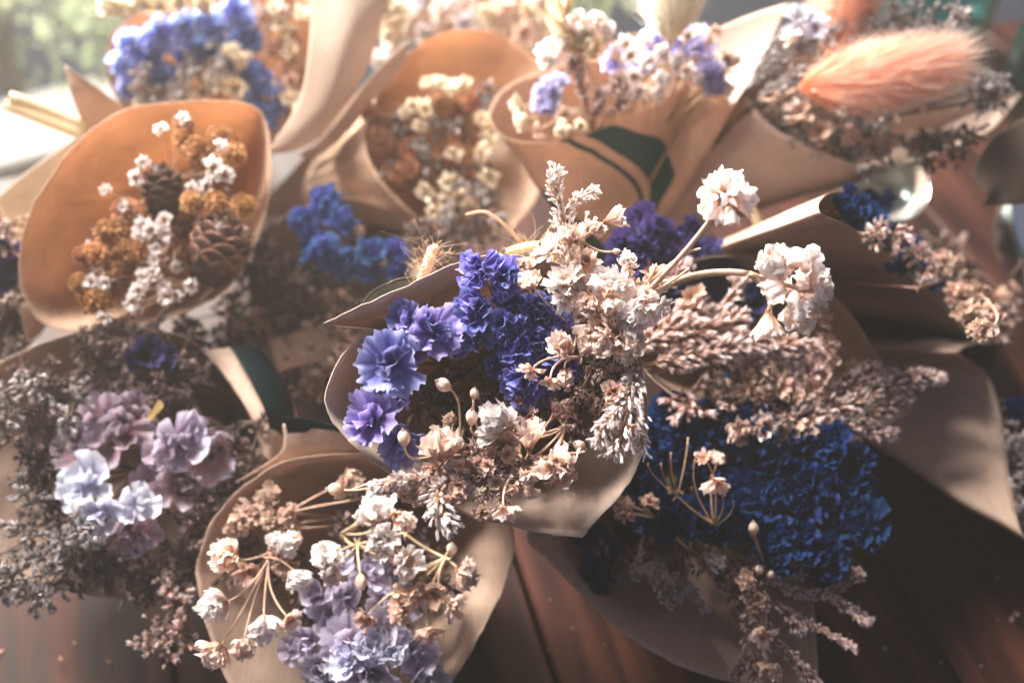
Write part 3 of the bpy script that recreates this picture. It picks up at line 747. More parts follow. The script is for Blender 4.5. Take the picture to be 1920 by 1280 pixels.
# ================================================================== middle cone (B0)
statice(B0, [(735, 680, 70, .6, -.1, .1), (812, 622, 60, .4, .3, .2), (768, 600, 46, .2, -.5, .3), (700, 785, 60, .3, -.4, .1), (748, 825, 56, 0, .1, -.5), (735, 745, 45, -.4), (850, 650, 36, -.4, .5, 0), (775, 655, 50, -.5)],
        'purple', 'violet statice sprig curving down the left wall of the middle cone')
statice(B0, [(905, 508, 48, .8, -.5, .3), (945, 520, 48, .8, .4, .2), (898, 580, 50, .5, -.5, 0), (945, 610, 46, .4, 0, -.2), (890, 625, 40, .1), (1010, 590, 48, .4, .3, .3), (1050, 618, 42, .3, .5, 0), (975, 645, 46, .2, -.4, 0), (1015, 655, 46, .2), (985, 712, 52, .1, -.5, -.5), (1045, 690, 50, -.2, .3, -.5), (960, 565, 45, 0), (940, 680, 36, -.3), (1000, 735, 46, -.3, 0, -.7)],
        'indigo', 'indigo statice sprig climbing the back of the middle cone', kind='ruffle')
# filler sprig, husks coloured dark for the shaded depth of the middle cone
panicle(B0, [(830, 745, 40, -1.8), (900, 700, 40, -2.2), (870, 800, 45, -1.5), (960, 770, 50, -1.2), (1060, 780, 50, -.8), (1120, 730, 50, -.6)], 'shade-darkened filler sprig deep between the two violet sprays', 'lavdark', lp=16)
panicle(B0, [(1090, 730, 40, 0), (1130, 690, 34, .2), (1085, 790, 30, 0), (1150, 640, 30, .4), (1000, 770, 24, 0), (935, 860, 28, .3), (900, 840, 22, .1)], 'brown husk sprig along the right inner wall of the middle cone', 'lavbrown', stem='stem', lp=17)
spray(B0, [(860, 830, -.3), (905, 820, 0)], [(833, 722, 20, 'b', .6, 0, -.5, .3), (889, 738, 13, 'b', .8, 1, .1, .9), (884, 783, 18, 'b', .9, 1, 0, .8), (757, 822, 19, 'b', 1.0, 0, -.1, .9), (845, 790, 14, 't', .3, 0)],
      'thin stems with four round closed buds inside the middle cone')
spray(B0, [(900, 870, -.2)], [(825, 848, 40, 'p', 1.0, 0, -.1, .9), (818, 880, 26, 'p', .7, 0, -.3, -.5)], 'fluffy cream blossom low in the middle cone beside a closed bud')
spray(B0, [(1060, 800, .2), (1040, 850, .6)], [(940, 798, 38, 'w', 1.0, 0, -.4, .3), (992, 828, 36, 's', 1.0, 0, .1, .95), (1087, 835, 16, 'b', 1.0, 1, -.4, .2), (1048, 880, 44, 'p', 1.1, 1, -.1, .2), (950, 838, 26, 'x', .4, 0)],
      'bell shaped cream blossom hanging like a skirt between two fluffy ones')
spray(B0, [(800, 880, .4), (740, 895, .8)], [(630, 917, 18, 'b', 1.4, 1, -.8, .1), (640, 928, 13, 'b', 1.3, 1, -.8, -.4)], 'pale bud on a long stem reaching left over the middle cone rim')
spray(B0, [(1080, 620, .4), (1090, 670, .6)], [(1060, 650, 30, 'p', 1.2, 0, -.3, .3), (998, 692, 22, 'q', 1.2, 1, -.4, -.7), (1032, 712, 20, 'q', 1.1, 1, 0, -.9), (1060, 698, 22, 'p', 1.0, 1, .1, -.5), (995, 533, 23, 'p', 1.0, 0, -.3, .4), (985, 505, 20, 't', .8, 0, 0, .6), (1100, 655, 18, 'x', .6, 1)],
      'cream blossoms dangling on a curved stem over the indigo statice')
spray(B0, [(1110, 640, .4), (1120, 580, .8)], [(1064, 532, 36, 'o', 1.3, 1, -.4, .6), (1060, 560, 24, 'o', 1.1, 1, -.5, -.5), (1107, 572, 28, 'p', 1.3, 1, -.4, .1), (1145, 552, 42, 'W', 1.4, 1, 0, .3), (1195, 580, 40, 'W', 1.5, 1, .3, 0), (1238, 575, 20, 'o', 1.6, 1, .7, 0), (1135, 625, 40, 'p', 1.0, 0, -.3, -.3), (1170, 640, 36, 'p', 1.0, 0, .3, -.5), (1090, 545, 24, 'w', .9, 1), (1165, 520, 22, 'q', 1.0, 1), (1180, 605, 30, 'w', 1.2, 1), (1140, 590, 30, 'p', 1.1, 1)],
      'bright white gypsophila clump spilling over the right rim of the middle cone')
spray(B0, [(1150, 600, .6), (1215, 545, 1.6)], [(1352, 382, 52, 'W', 4.2, 1, .45, .6)], 'tall white crumpled blossom alone on a slanting straw stem', thick=2.0)
spray(B0, [(1150, 600, .6), (1260, 530, 1.8), (1405, 513, 3.3)], [(1478, 530, 62, 'W', 3.6, 2, .7, .1), (1440, 600, 38, 's', 3.4, 2, -.1, -1.2), (1452, 498, 34, 'W', 3.5, 2, .2, .9), (1520, 545, 34, 'W', 3.5, 2, .9, -.2), (1495, 585, 34, 'W', 3.4, 2, .5, -.8)],
      'largest white crumpled blossom cluster at the end of a straight stem', thick=2.0)
spray(B0, [(1160, 590, .6)], [(1312, 466, 3, 'b', 3.2, 0), (1290, 505, 6, 'b', 2.8, 0), (1230, 500, 5, 'b', 2.2, 0)], 'bare curling stem tips between the two tall white blossoms', thick=1.1, headname='blossom')
spikes(B0, [([(1080, 520, .6), (1065, 455, 1.1), (1050, 395, 1.7)], 30, 17), ([(1050, 385, 1.7), (1040, 345, 2.1), (1045, 318, 2.3)], 25, 16), ([(1065, 390, 1.5), (1090, 368, 1.8), (1118, 358, 2.0)], 15, 14), ([(1090, 440, 1.1), (1110, 420, 1.4)], 26, 16)],
       'upright bleached lavender sprig above the middle cone rim', 'lavwhite')
spray(B0, [(1080, 500, .8), (1090, 450, 1.3)], [(1145, 412, 27, 's', 2.0, 1, .8, .3), (1076, 448, 26, 'p', 1.7, 1, -.3, .5), (1115, 430, 18, 'p', 1.6, 1), (1155, 471, 9, 'b', 1.9, 1, .9, .1), (1030, 470, 30, 'o', 1.2, 0, -.5, .5), (1095, 490, 26, 'q', 1.1, 0)],
      'peach blossoms mixed into the upright bleached lavender')
spikes(B0, [([(1195, 690, .6), (1180, 760, 1.2), (1150, 850, 1.5)], 44, 22), ([(1190, 720, .9), (1140, 790, 1.4), (1120, 830, 1.5)], 24, 18), ([(1195, 800, .8), (1210, 850, 1.0)], 18, 16)],
       'thick white husk spike hanging at the right side of the middle cone', 'lavwhite', openc=1)
spikes(B0, [([(890, 900, .3), (840, 905, .8), (820, 950, 1.3), (845, 985, 1.4)], 38, 24), ([(860, 890, .5), (760, 900, 1.0), (700, 915, 1.2)], 20, 20), ([(830, 960, 1.3), (846, 1000, 1.4)], 14, 14)],
       'white husk spike drooping over the front rim of the middle cone', 'lavwhite', openc=1)
spikes(B0, [([(1040, 860, .2), (960, 880, .5), (880, 890, .6)], 26, 17), ([(1000, 900, .3), (930, 915, .6)], 22, 17), ([(940, 900, .4), (905, 935, .9)], 20, 16), ([(960, 900, .5), (940, 940, .9), (930, 958, 1.0)], 18, 18)], 'pinkish brown husk sprig lying on the front lip of the middle cone', 'lavbrown')
spray(B0, [(980, 870, .3)], [(945, 952, 25, 'q', 1.2, 0, 0, -.8), (860, 890, 20, 'x', .8, 0), (1045, 776, 17, 't', .5, 0), (905, 870, 22, 't', .7, 0)], 'small peach blossom resting on the front lip of the middle cone')

def fill(bq_, poly, n, r, off, kinds, label, seed, hub, thick=.8):
    pts = mass(poly, n, r, off, .4, seed); rr = random.Random(seed)
    return spray(bq_, [hub], [(x, y, r * rr.uniform(.75, 1.2), rr.choice(kinds), o, 0) for x, y, q, o in pts], label, thick=thick)
fill(B0, [(860, 850), (960, 830), (1010, 880), (990, 940), (900, 960), (850, 910)], 13, 17, .9, 'qxptq', 'crowd of small peach blossoms over the front lip of the middle cone', 61, (930, 850, .1))
fill(B0, [(1080, 490), (1130, 470), (1230, 520), (1230, 640), (1150, 690), (1080, 640)], 14, 20, 1.0, 'qxpwp', 'small peach blossoms packed around the bright white clump', 62, (1130, 620, .3))
fill(B0, [(700, 900), (800, 880), (880, 900), (870, 960), (760, 930)], 9, 16, .9, 'qxtq', 'small tan blossoms between the drooping white husks', 63, (830, 880, .3))
fill(B0, [(1080, 760), (1140, 700), (1200, 760), (1180, 860), (1100, 850)], 8, 18, .9, 'qxtp', 'small peach blossoms behind the thick white husk spike', 64, (1120, 780, .1))
fill(B5, [(420, 1000), (500, 930), (600, 930), (640, 1000), (560, 1060), (470, 1080)], 7, 22, .2, 'xtt', 'tan blossoms deep behind the forked cream gypsophila', 65, (560, 980, -.8))
fill(B10, [(1380, 700), (1480, 670), (1600, 700), (1600, 790), (1450, 820), (1380, 780)], 14, 20, .9, 'xtxq', 'rust tan blossoms crowded below the brown lavender', 66, (1440, 770, .1))
# ================================================================== brushy cone (B10)
spikes(B10, [([(1190, 660, 0), (1260, 600, .9), (1310, 580, 1.2)], 30, 30), ([(1200, 650, 0), (1300, 625, 1.2), (1390, 600, 1.6)], 38, 30), ([(1230, 680, .2), (1330, 660, 1.4), (1415, 645, 1.8)], 34, 30), ([(1260, 690, .3), (1380, 650, 1.4), (1530, 650, 1.9)], 28, 28), ([(1300, 610, .8), (1370, 560, 1.3), (1385, 530, 1.5)], 20, 26), ([(1210, 560, .2), (1260, 520, 1.0), (1285, 500, 1.3)], 22, 26), ([(1440, 660, 1.2), (1500, 680, 1.5)], 18, 22)],
       'large pinkish brown lavender bunch under the big white blossom', 'lavbrown', dens=1.2)
spikes(B10, [([(1380, 800, -.2), (1500, 770, .8), (1590, 720, 1.4), (1640, 690, 1.7)], 26, 22), ([(1400, 810, 0), (1560, 770, 1.2), (1690, 715, 2.0), (1762, 708, 2.3)], 22, 24), ([(1440, 810, 0), (1600, 790, 1.2), (1700, 745, 1.9)], 20, 22), ([(1480, 820, 0), (1600, 812, 1.0), (1678, 812, 1.4)], 16, 20), ([(1560, 770, .8), (1620, 740, 1.4), (1670, 700, 1.9)], 20, 22)],
       'long brown lavender sprig pointing right over the shaded paper', 'lavbrown')
panicle(B10, [(1400, 760, 50, 0), (1480, 730, 50, .2), (1350, 730, 40, 0), (1540, 700, 40, .5), (1430, 800, 40, .2), (1300, 740, 36, 0), (1520, 790, 40, .3)], 'brown mixed husks low in the brushy cone', 'lavbrown', stem='stem', lp=20)
spray(B10, [(1400, 740, .2), (1450, 740, .5)], [(1415, 700, 34, 't', 1.0, 0), (1422, 735, 28, 't', .9, 0), (1535, 690, 30, 't', 1.3, 1), (1530, 730, 30, 't', 1.1, 1), (1350, 712, 12, 'b', .8, 0, 0, -.9), (1385, 800, 26, 't', .6, 0), (1548, 645, 20, 'x', 1.8, 1), (1500, 800, 28, 't', .9, 1), (1470, 775, 26, 't', .7, 1), (1300, 560, 26, 'x', 1.2, 0), (1530, 600, 26, 't', 1.8, 1)],
      'tan gypsophila on forked stems below the brown lavender bunch')
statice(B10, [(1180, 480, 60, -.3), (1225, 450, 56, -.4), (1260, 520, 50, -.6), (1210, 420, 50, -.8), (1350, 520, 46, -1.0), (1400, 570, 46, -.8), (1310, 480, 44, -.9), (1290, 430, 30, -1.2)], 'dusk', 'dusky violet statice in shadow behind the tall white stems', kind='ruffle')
statice(B10, [(1450, 720, 45, -.6), (1480, 690, 40, -.7), (1400, 700, 40, -1.0)], 'navy', 'small navy statice half hidden under brown lavender', kind='ruffle')

# ================================================================== navy cone (B11)
statice(B11, mass([(1230, 760), (1340, 740), (1420, 800), (1400, 960), (1300, 1000), (1200, 980), (1180, 880)], 15, 50, .8, seed=2), 'navy', 'dark navy statice mass against the right rim of the middle cone', kind='ruffle')
statice(B11, mass([(1400, 810), (1480, 790), (1580, 850), (1620, 930), (1640, 1000), (1570, 1080), (1480, 1060), (1380, 1010)], 20, 54, 1.6, seed=3) + [(1600, 895, 46, 1.6, .9, .1), (1610, 990, 52, 1.6, .9, 0), (1540, 1060, 46, 1.2, .3, -.8)], 'navy', 'brightest navy blue statice head over the bare dark table', kind='ruffle')
statice(B11, mass([(1100, 1000), (1180, 960), (1200, 1040), (1120, 1080)], 4, 40, -.8, seed=4), 'navy', 'navy statice tucked in shadow below the pale front lip', kind='ruffle')
spray(B11, [(1340, 985, 2.0), (1270, 930, 2.2)], [(1290, 822, 3, 'b', 2.9, 1, 0, 1), (1215, 870, 3, 'b', 2.8, 1, 0, 1), (1258, 850, 3, 'b', 3.0, 1, 0, 1), (1240, 870, 3, 'b', 3.0, 1, 0, 1), (1375, 940, 3, 'b', 2.9, 0, 0, 1), (1355, 930, 3, 'b', 2.9, 0, 0, 1), (1340, 900, 24, 'q', 3.0, 0, .3, -.5), (1345, 865, 15, 'p', 3.1, 0, .2, .6), (1322, 860, 15, 'x', 3.1, 0, -.3, .4), (1305, 852, 6, 'b', 3.1, 0, 0, 1)],
      'reddish bare forked twig with one white blossom over navy statice', stem='stem', thick=.65)
spray(B11, [(1435, 1060, 1.8)], [(1413, 990, 15, 'b', 2.8, 0, -.1, .95), (1424, 1068, 12, 'b', 2.0, 0, 0, .3), (1445, 1076, 12, 'b', 2.0, 0, .3, .2)], 'single closed bud standing up in front of the navy statice', stem='stem', thick=1.2)
spray(B11, [(1230, 970, 1.2)], [(1175, 958, 21, 'x', 1.9, 0, -.4, .2), (1216, 945, 17, 'x', 1.9, 0, .2, .4), (1160, 940, 12, 'x', 1.6, 0)], 'pair of small tan stars between pale lip and navy statice')
spikes(B11, [([(1230, 1050, .4), (1240, 1090, .6), (1260, 1130, .7)], 24, 17), ([(1200, 1040, .3), (1190, 1080, .5)], 16, 15), ([(1290, 1060, .5), (1270, 1110, .6)], 20, 17), ([(1290, 1090, .5), (1320, 1140, .7)], 14, 15), ([(1310, 1040, .6), (1350, 1060, .8)], 18, 16)], 'greyish lavender sprig on the inner wall below the navy flowers', 'lavgrey')
spikes(B11, [([(1420, 1060, 1.2), (1415, 1150, 1.0), (1420, 1300, .8)], 34, 18), ([(1440, 1080, 1.3), (1490, 1110, 1.2), (1560, 1120, 1.2), (1620, 1165, 1.3)], 12, 17), ([(1540, 1120, 1.1), (1590, 1090, 1.4), (1610, 1075, 1.5)], 18, 18), ([(1570, 1130, 1.1), (1610, 1150, 1.2), (1628, 1165, 1.2)], 12, 14), ([(1450, 1130, 1.2), (1480, 1150, 1.2), (1500, 1180, 1.3)], 20, 18), ([(1480, 1150, 1.1), (1560, 1190, 1.2), (1600, 1215, 1.3)], 8, 14), ([(1430, 1200, .9), (1400, 1230, 1.0), (1380, 1270, 1.0)], 18, 16), ([(1450, 1200, .9), (1500, 1250, 1.0), (1530, 1290, 1.0)], 20, 18), ([(1460, 1080, 1.2), (1500, 1075, 1.3)], 16, 16)],
       'straggling brown lavender sprig running down past the lower rim', 'lavbrown')
spray(B11, [(1430, 1120, 1.4)], [(1425, 1135, 18, 't', 1.8, 0), (1432, 1190, 22, 'q', 1.8, 0), (1440, 1250, 24, 't', 1.4, 0), (1400, 1090, 18, 't', 1.7, 0), (1445, 1280, 18, 'x', 1.3, 0)], 'tan blossoms threaded through the straggling brown lavender')
panicle(B11, [(1150, 1060, 24, -.3), (1250, 1030, 40, 0), (1330, 1050, 40, .3), (1390, 1080, 36, .6)], 'dark husks under the edge of the navy statice', 'lavdark', lp=15)

# ================================================================== front cone (B5)
spray(B5, [(560, 990, .2), (505, 1045, .8)], [(431, 1046, 33, 'p', 1.5, 0, -.3, .1), (415, 1131, 34, 'w', 1.7, 1, -.5, -.2), (495, 1165, 34, 'w', 1.6, 1, 0, -.5), (541, 1158, 22, 'q', 1.5, 1, .4, -.4), (457, 1204, 25, 'p', 1.8, 1, -.1, -.5), (408, 1216, 29, 'p', 1.9, 1, -.4, -.5), (530, 1028, 27, 'w', 1.2, 0, .1, .3), (555, 1075, 26, 'w', 1.4, 1, .3, -.4), (520, 1012, 18, 'w', 1.1, 0), (556, 1012, 14, 'p', 1.3, 0)],
      'forked cream gypsophila along the left wall of the front cone')
spray(B5, [(640, 1000, .2), (670, 1020, .8)], [(700, 965, 33, 'w', 1.5, 0, 0, .5), (748, 972, 24, 'p', 1.5, 0, .3, -.2), (718, 1016, 33, 'w', 1.7, 1, 0, -.1), (762, 1052, 32, 'o', 1.8, 1, .3, 0), (622, 1048, 36, 'w', 1.6, 1, -.2, .1), (620, 1068, 24, 'p', 1.5, 1, 0, -.6), (676, 1090, 18, 'b', 1.8, 1, 0, -.9), (675, 975, 18, 'w', 1.3, 0), (733, 1040, 22, 'p', 1.5, 1)],
      'cream gypsophila near the top rim of the front cone')
spray(B5, [(760, 1000, .4), (835, 1045, 1.0)], [(847, 1030, 16, 'b', 1.7, 1, 0, .5), (866, 1070, 30, 'p', 1.6, 1, .4, -.2), (815, 1105, 30, 'x', 1.3, 1), (768, 1112, 26, 't', 1.4, 1, -.2, -.3), (845, 1132, 27, 'q', 1.4, 1, .5, -.4), (753, 1145, 22, 't', 1.4, 1), (802, 1180, 26, 'x', 1.4, 1, 0, -.5), (686, 1155, 23, 'x', 1.6, 1, -.3, -.4), (745, 1098, 12, 'b', 1.4, 1), (790, 1075, 22, 't', 1.0, 1)],
      'peach and tan blossoms on the right side of the front cone')
spray(B5, [(540, 960, -.4)], [(480, 965, 30, 't', -.2, 0), (510, 940, 28, 't', -.2, 0), (650, 905, 26, 't', -.4, 0), (770, 930, 22, 't', -.2, 0)], 'shaded tan blossoms under the top rim of the front cone')
statice(B5, [(600, 1115, 48, .4, -.5, .1), (690, 1080, 46, .5, .2, .4), (650, 1120, 46, .6), (740, 1070, 40, .2), (720, 1130, 48, .5, .3, 0), (625, 1160, 50, .6, -.4, -.2), (770, 1120, 40, .1), (585, 1200, 50, .4, -.6, -.2), (550, 1215, 36, .2, -.6, -.3), (640, 1060, 40, .0)], 'lilac', 'dusty lilac petals gathered in the middle of the front cone', kind='broad')
statice(B5, [(655, 1205, 66, 1.0, -.3, -.1), (715, 1195, 60, 1.0, .4, .1), (690, 1255, 66, .9, 0, -.5), (770, 1220, 54, .5, .5, -.2), (610, 1250, 54, .6, -.5, -.4), (790, 1270, 50, .3, .5, -.4), (640, 1300, 60, .4, 0, -.6)], 'lilac', 'palest lilac ruffled head at the bottom border', kind='statice')
statice(B5, [(690, 1215, 46, 1.3, 0, 0), (650, 1240, 42, 1.3, -.3, 0), (735, 1225, 40, 1.2, .3, 0)], 'pale', 'icy white petals lit on top of the palest lilac head', kind='broad')
panicle(B5, [(560, 1100, 60, -1.2), (700, 1020, 60, -1.2), (800, 1080, 60, -1.0), (480, 1060, 40, -1.5), (700, 1180, 60, -1.)], 'shade-darkened filler sprig in the depth of the front cone', 'lavdark', lp=17)  # dark coloured filler stands in for the shaded depth

# ================================================================== lower left cone (B6)
def scatter(poly, n, r, off, seed, jit=.3): return mass(poly, n, r, off, jit, seed)
panicle(B6, scatter([(40, 720), (150, 650), (330, 640), (420, 740), (300, 760), (120, 780)], 12, 42, .1, 21), 'dark dried husks under the top rim of the lower left cone', 'lavdark', lp=15, dens=.72)
panicle(B6, scatter([(380, 740), (480, 820), (480, 960), (380, 1080), (300, 1060), (420, 900)], 12, 40, .3, 22), 'brown husk clusters against the right wall of the lower left cone', 'lavdark', lp=15, dens=.72)
panicle(B6, scatter([(60, 800), (130, 780), (130, 1000), (300, 1080), (200, 1090), (60, 1010)], 13, 42, .4, 23), 'brown husk clusters left of the icy white petals', 'lavdark', lp=15, dens=.72)
panicle(B6, scatter([(-20, 1000), (60, 930), (190, 960), (170, 1080), (60, 1120), (-20, 1150)], 10, 36, 1.6, 24), 'greyish husk sprig hanging over the lower left table edge', 'lavgrey', lp=16, dens=.8)
panicle(B6, [(20, 755, 32, 2.2), (15, 800, 26, 2.0), (-5, 780, 30, 2.0)], 'silver grey tipped sprig touching the left border', 'lavgrey', lp=15, dens=.72)
panicle(B6, [(138, 755, 28, 1.6), (130, 795, 26, 1.4), (110, 840, 30, 1.0), (70, 725, 20, 1.2)], 'grey tipped sprig rising left of the mauve petals', 'lavgrey', lp=15, dens=.72)
panicle(B6, [(330, 1150, 32, 1.2), (350, 1180, 24, 1.3), (300, 1190, 26, 1.5), (285, 1218, 16, 1.6), (320, 1110, 26, .8)], 'loose husk sprig dangling over bare wood below the lower left cone', 'lavbrown', lp=15, dens=.72)
statice(B6, [(230, 815, 74, 1.2, -.3, .2), (165, 850, 57, 1.1, -.6, .2), (260, 770, 52, 0.8), (200, 790, 60, 0.9), (335, 900, 62, 1.1, .3, -.4), (385, 850, 60, 1.0, .6, 0), (290, 900, 48, 0.7)], 'mauve', 'dusky mauve petals in the centre of the lower left cone', kind='broad')
statice(B6, [(170, 905, 60, 1.9, -.4, .2), (185, 960, 57, 2.0, 0, -.5), (255, 945, 45, 2.0, .3, .2), (150, 930, 43, 1.7, -.7, 0)], 'pale', 'icy white petals catching light in the lower left cone', kind='broad')
statice(B6, [(335, 830, 64, 1.7, .2, .1), (300, 845, 40, 1.7, -.5, 0, 'mauve'), (365, 815, 43, 1.5, .6, .3)], 'lilac', 'pink hearted lilac flower right of centre in the lower left cone', kind='broad')
statice(B6, [(235, 990, 50, 1.6, 0, -.6), (270, 1000, 36, 1.4, .4, -.4)], 'mauve', 'folded mauve petals below the icy white ones', kind='broad')
statice(B6, [(270, 665, 45, 0.8), (310, 680, 36, 0.7)], 'dusk', 'dim violet floret under the top rim of the lower left cone', kind='broad')
wp = thing('loose_petal', B6.at(297, 788, 1.2), 'single yellowish petal lying above the pink hearted flower', 'petal')
mb = MB(); P = petal(L=1, W=.6, curl=.5, ruf=.04, frill=.05, base=.7, rs=RS, nu=9, nv=7)
o = link('blade', None or MB.mesh((lambda m_: (m_.add(*P), m_)[1])(mb), 'blade', M['wing']), wp); o.rotation_euler = (math.radians(30), 0, math.radians(-85)); o.scale = (.0115,) * 3; o.location = (-.005, 0, 0)

# ================================================================== pine cone cone (B1)
pinecone(B1, (308, 405, -.3), (298, 298, .3), 38, 'smaller pine cone standing upright at the centre of the orange lit cone')
pinecone(B1, (385, 520, .3), (438, 400, .9), 52, 'largest pine cone leaning right against the paper wall')
BR = [(-.4, 0)]
def balls(lst, hub, label, bq_=None, kind='B', hubs=None):
    return spray(bq_ or B1, [hub], [(x, y, r, kind, o, 0) for x, y, r, o in lst], label, name='everlasting_spray', group='everlasting sprays', headname='flower_head', stem='stem')
balls([(205, 437, 24, .4), (180, 477, 21, .6), (155, 480, 17, .6), (228, 472, 24, .4), (258, 470, 24, .3), (215, 505, 18, .4), (150, 530, 18, .2), (180, 560, 28, .1), (240, 508, 22, .0), (205, 540, 22, -.2), (245, 440, 22, -.2)], (290, 450, -1.5), 'orange everlasting balls at the lower left inside the pine cone wrap')
balls([(362, 379, 21, .9), (405, 379, 20, 1.), (456, 386, 21, 1.0)], (360, 430, -1), 'row of three tan everlasting balls above the largest pine cone')
balls([(370, 283, 24, .2), (435, 290, 24, .3), (408, 258, 20, .2), (345, 262, 20, .0), (345, 235, 18, 0), (430, 265, 18, 0), (395, 310, 22, -.3)], (370, 340, -1.5), 'dim orange everlasting balls under the top rim beside the smaller pine cone')
balls([(235, 395, 22, -.3), (272, 400, 22, -.4), (225, 420, 18, -.3), (330, 470, 26, -.5), (305, 500, 26, -.5), (330, 430, 22, -.4), (290, 370, 20, -.6), (260, 540, 26, -.4), (320, 520, 24, -.5)], (320, 440, -1.8), 'shaded terracotta balls between the two pine cones', kind='K')
def stars(hub, pts, label, bq_=None, kd='o', stem='stempale', thick=.6, group='small white flower sprays'):
    return spray(bq_ or B1, hub, [(x, y, r, kd, o, 0) for x, y, r, o in pts], label, name='small_flower_spray', group=group, thick=thick, headname='blossom', stem=stem)
panicle(B1, mass([(180, 470), (250, 430), (330, 380), (400, 300), (450, 420), (360, 560), (220, 570)], 10, 30, -.9, .3, 71), 'rust brown husks filling the depth between the two pine cones', 'lavbrown', stem='stem', lp=15)
stars([(320, 340, -.6)], [(303, 243, 13, .9), (344, 225, 13, 1.0), (412, 273, 13, 1.0), (270, 305, 12, .8), (256, 333, 15, .8), (398, 316, 20, 1.1), (420, 328, 18, 1.1), (385, 350, 14, .9), (360, 352, 12, .9), (378, 360, 10, .9)], 'white starlets around the top of the smaller pine cone')
stars([(330, 450, -.4)], [(200, 357, 11, .8), (234, 387, 11, .7), (270, 425, 18, .9), (308, 413, 15, 1.0), (262, 440, 12, .9), (312, 440, 14, 1.0), (293, 467, 12, 1.1), (290, 488, 12, 1.1), (285, 432, 16, 1.0), (330, 500, 12, .8)], 'white starlets in the middle between both pine cones')
stars([(360, 530, -.2)], [(172, 528, 13, 1.0), (198, 530, 13, 1.1), (270, 518, 14, 1.2), (288, 513, 14, 1.2), (262, 543, 15, 1.3), (250, 567, 16, 1.3), (310, 538, 14, 1.2), (313, 556, 16, 1.2), (197, 594, 14, .9), (356, 535, 14, .9), (260, 580, 12, 1.2), (330, 552, 12, 1.), (275, 530, 12, 1.2)], 'white starlets on long threads along the bottom of the pine cone wrap')

# ================================================================== blue cone top left (B2)
statice(B2, [(235, 125, 34, .6), (255, 85, 40, .8), (300, 62, 42, .9), (350, 55, 42, 1.), (400, 45, 42, 1.), (440, 20, 40, 1.), (240, 165, 26, .2), (285, 110, 36, .4)], 'sky', 'pale blue statice crest along the upper left rim', kind='ruffle')
statice(B2, [(465, 70, 42, .5), (440, 110, 40, .3), (480, 140, 42, .3), (500, 185, 42, .3), (470, 180, 36, 0), (510, 225, 36, .2), (350, 110, 40, -.3), (300, 150, 40, -.4), (400, 90, 36, 0)], 'midblue', 'mid blue statice hanging down the centre of the top left cone', kind='ruffle')
panicle(B2, [(390, 115, 28, 1.2), (345, 150, 26, 1.1), (290, 165, 22, 1.2), (280, 185, 20, 1.0), (330, 185, 22, .8), (415, 130, 20, 1.)], 'silvery white husk sprig in front of the mid blue statice', 'lavgrey', lp=16)
spray(B2, [(420, 160, .3)], [(430, 103, 20, 'Y', 1.5, 0), (450, 115, 18, 'Y', 1.5, 0), (440, 165, 22, 'y', 1.0, 0), (375, 190, 20, 'y', .9, 0), (405, 155, 18, 'y', 1.0, 0), (270, 195, 20, 'y', .8, 0)], 'cream yellow florets beside the silvery husks in the top left cone')
spray(B2, [(560, 200, -.2), (550, 120, .4)], [(530, 55, 20, 'y', .9, 1), (565, 30, 18, 'y', .9, 1), (545, 95, 16, 'y', .7, 1), (545, 185, 18, 'y', .6, 0), (560, 215, 20, 'y', .6, 0), (575, 195, 14, 'y', .6, 0), (520, 20, 18, 'y', 1., 1), (545, 150, 14, 'x', .6, 1)], 'dried yellowish limonium along the right inner wall of the top left cone', stem='stem')
panicle(B2, [(535, 60, 26, .2), (545, 130, 24, 0), (550, 190, 22, 0), (515, 10, 26, .4), (510, 255, 22, 0)], 'tan husks behind the yellowish limonium', 'lavbrown', stem='stem', lp=16)
spray(B2, [(330, 30, .6)], [(215, 15, 24, 'Y', 2.4, 0), (245, 22, 20, 'Y', 2.3, 0), (270, 8, 20, 'Y', 2.3, 0), (300, 10, 20, 'Y', 2.2, 0), (335, 8, 20, 'Y', 2.2, 0), (375, 10, 20, 'Y', 2.1, 0)], 'cream white florets poking above the pale blue crest')
spray(B2, [(640, 60, .5)], [(735, 30, 26, 'Y', 1.5, 0), (725, 60, 26, 'Y', 1.2, 0), (710, 12, 26, 'Y', 1.5, 0), (600, -5, 24, 'Y', 1.5, 0), (650, -5, 26, 'Y', 1.5, 0), (690, -8, 24, 'Y', 1.5, 0)], 'glowing yellow cream florets on the upper right rim of the top left cone')

# ================================================================== orange ball cone (B3)
def rnd_balls(poly, n, r, off, seed): return [(a, b, c, d) for a, b, c, d in mass(poly, n, r, off, .4, seed)]
balls(rnd_balls([(690, 200), (760, 190), (780, 300), (770, 380), (700, 300)], 12, 19, -.5, 31), (800, 340, -2), 'terracotta balls down the left wall behind the blue statice', B3, 'K')
balls(rnd_balls([(770, 180), (900, 190), (920, 280), (800, 290)], 12, 19, -.4, 32), (860, 300, -2), 'orange balls below the cream star florets at the top middle', B3, 'K')
balls(rnd_balls([(780, 290), (920, 280), (900, 400), (800, 400)], 12, 19, -.5, 33), (860, 360, -2), 'shaded orange balls near the lower rim left of the striped cone', B3, 'K')
stars([(830, 250, -.5)], [(825, 165, 22, .8), (805, 160, 16, .8), (800, 205, 18, .7), (850, 165, 16, .6), (775, 200, 14, .5), (790, 235, 14, .5), (870, 160, 16, .4), (760, 215, 12, .4)], 'cream star florets at the top of the orange ball cone', B3, 'y', group='cream star florets')
stars([(880, 320, -.5)], [(862, 370, 20, .6), (800, 360, 18, .5), (905, 230, 20, .4), (915, 260, 18, .4), (900, 290, 16, .4), (850, 290, 16, .3), (840, 340, 16, .4), (880, 390, 16, .4), (815, 395, 16, .5), (915, 330, 18, .3), (835, 375, 14, .4)], 'cream star florets low in the orange ball cone', B3, 'y', group='cream star florets')
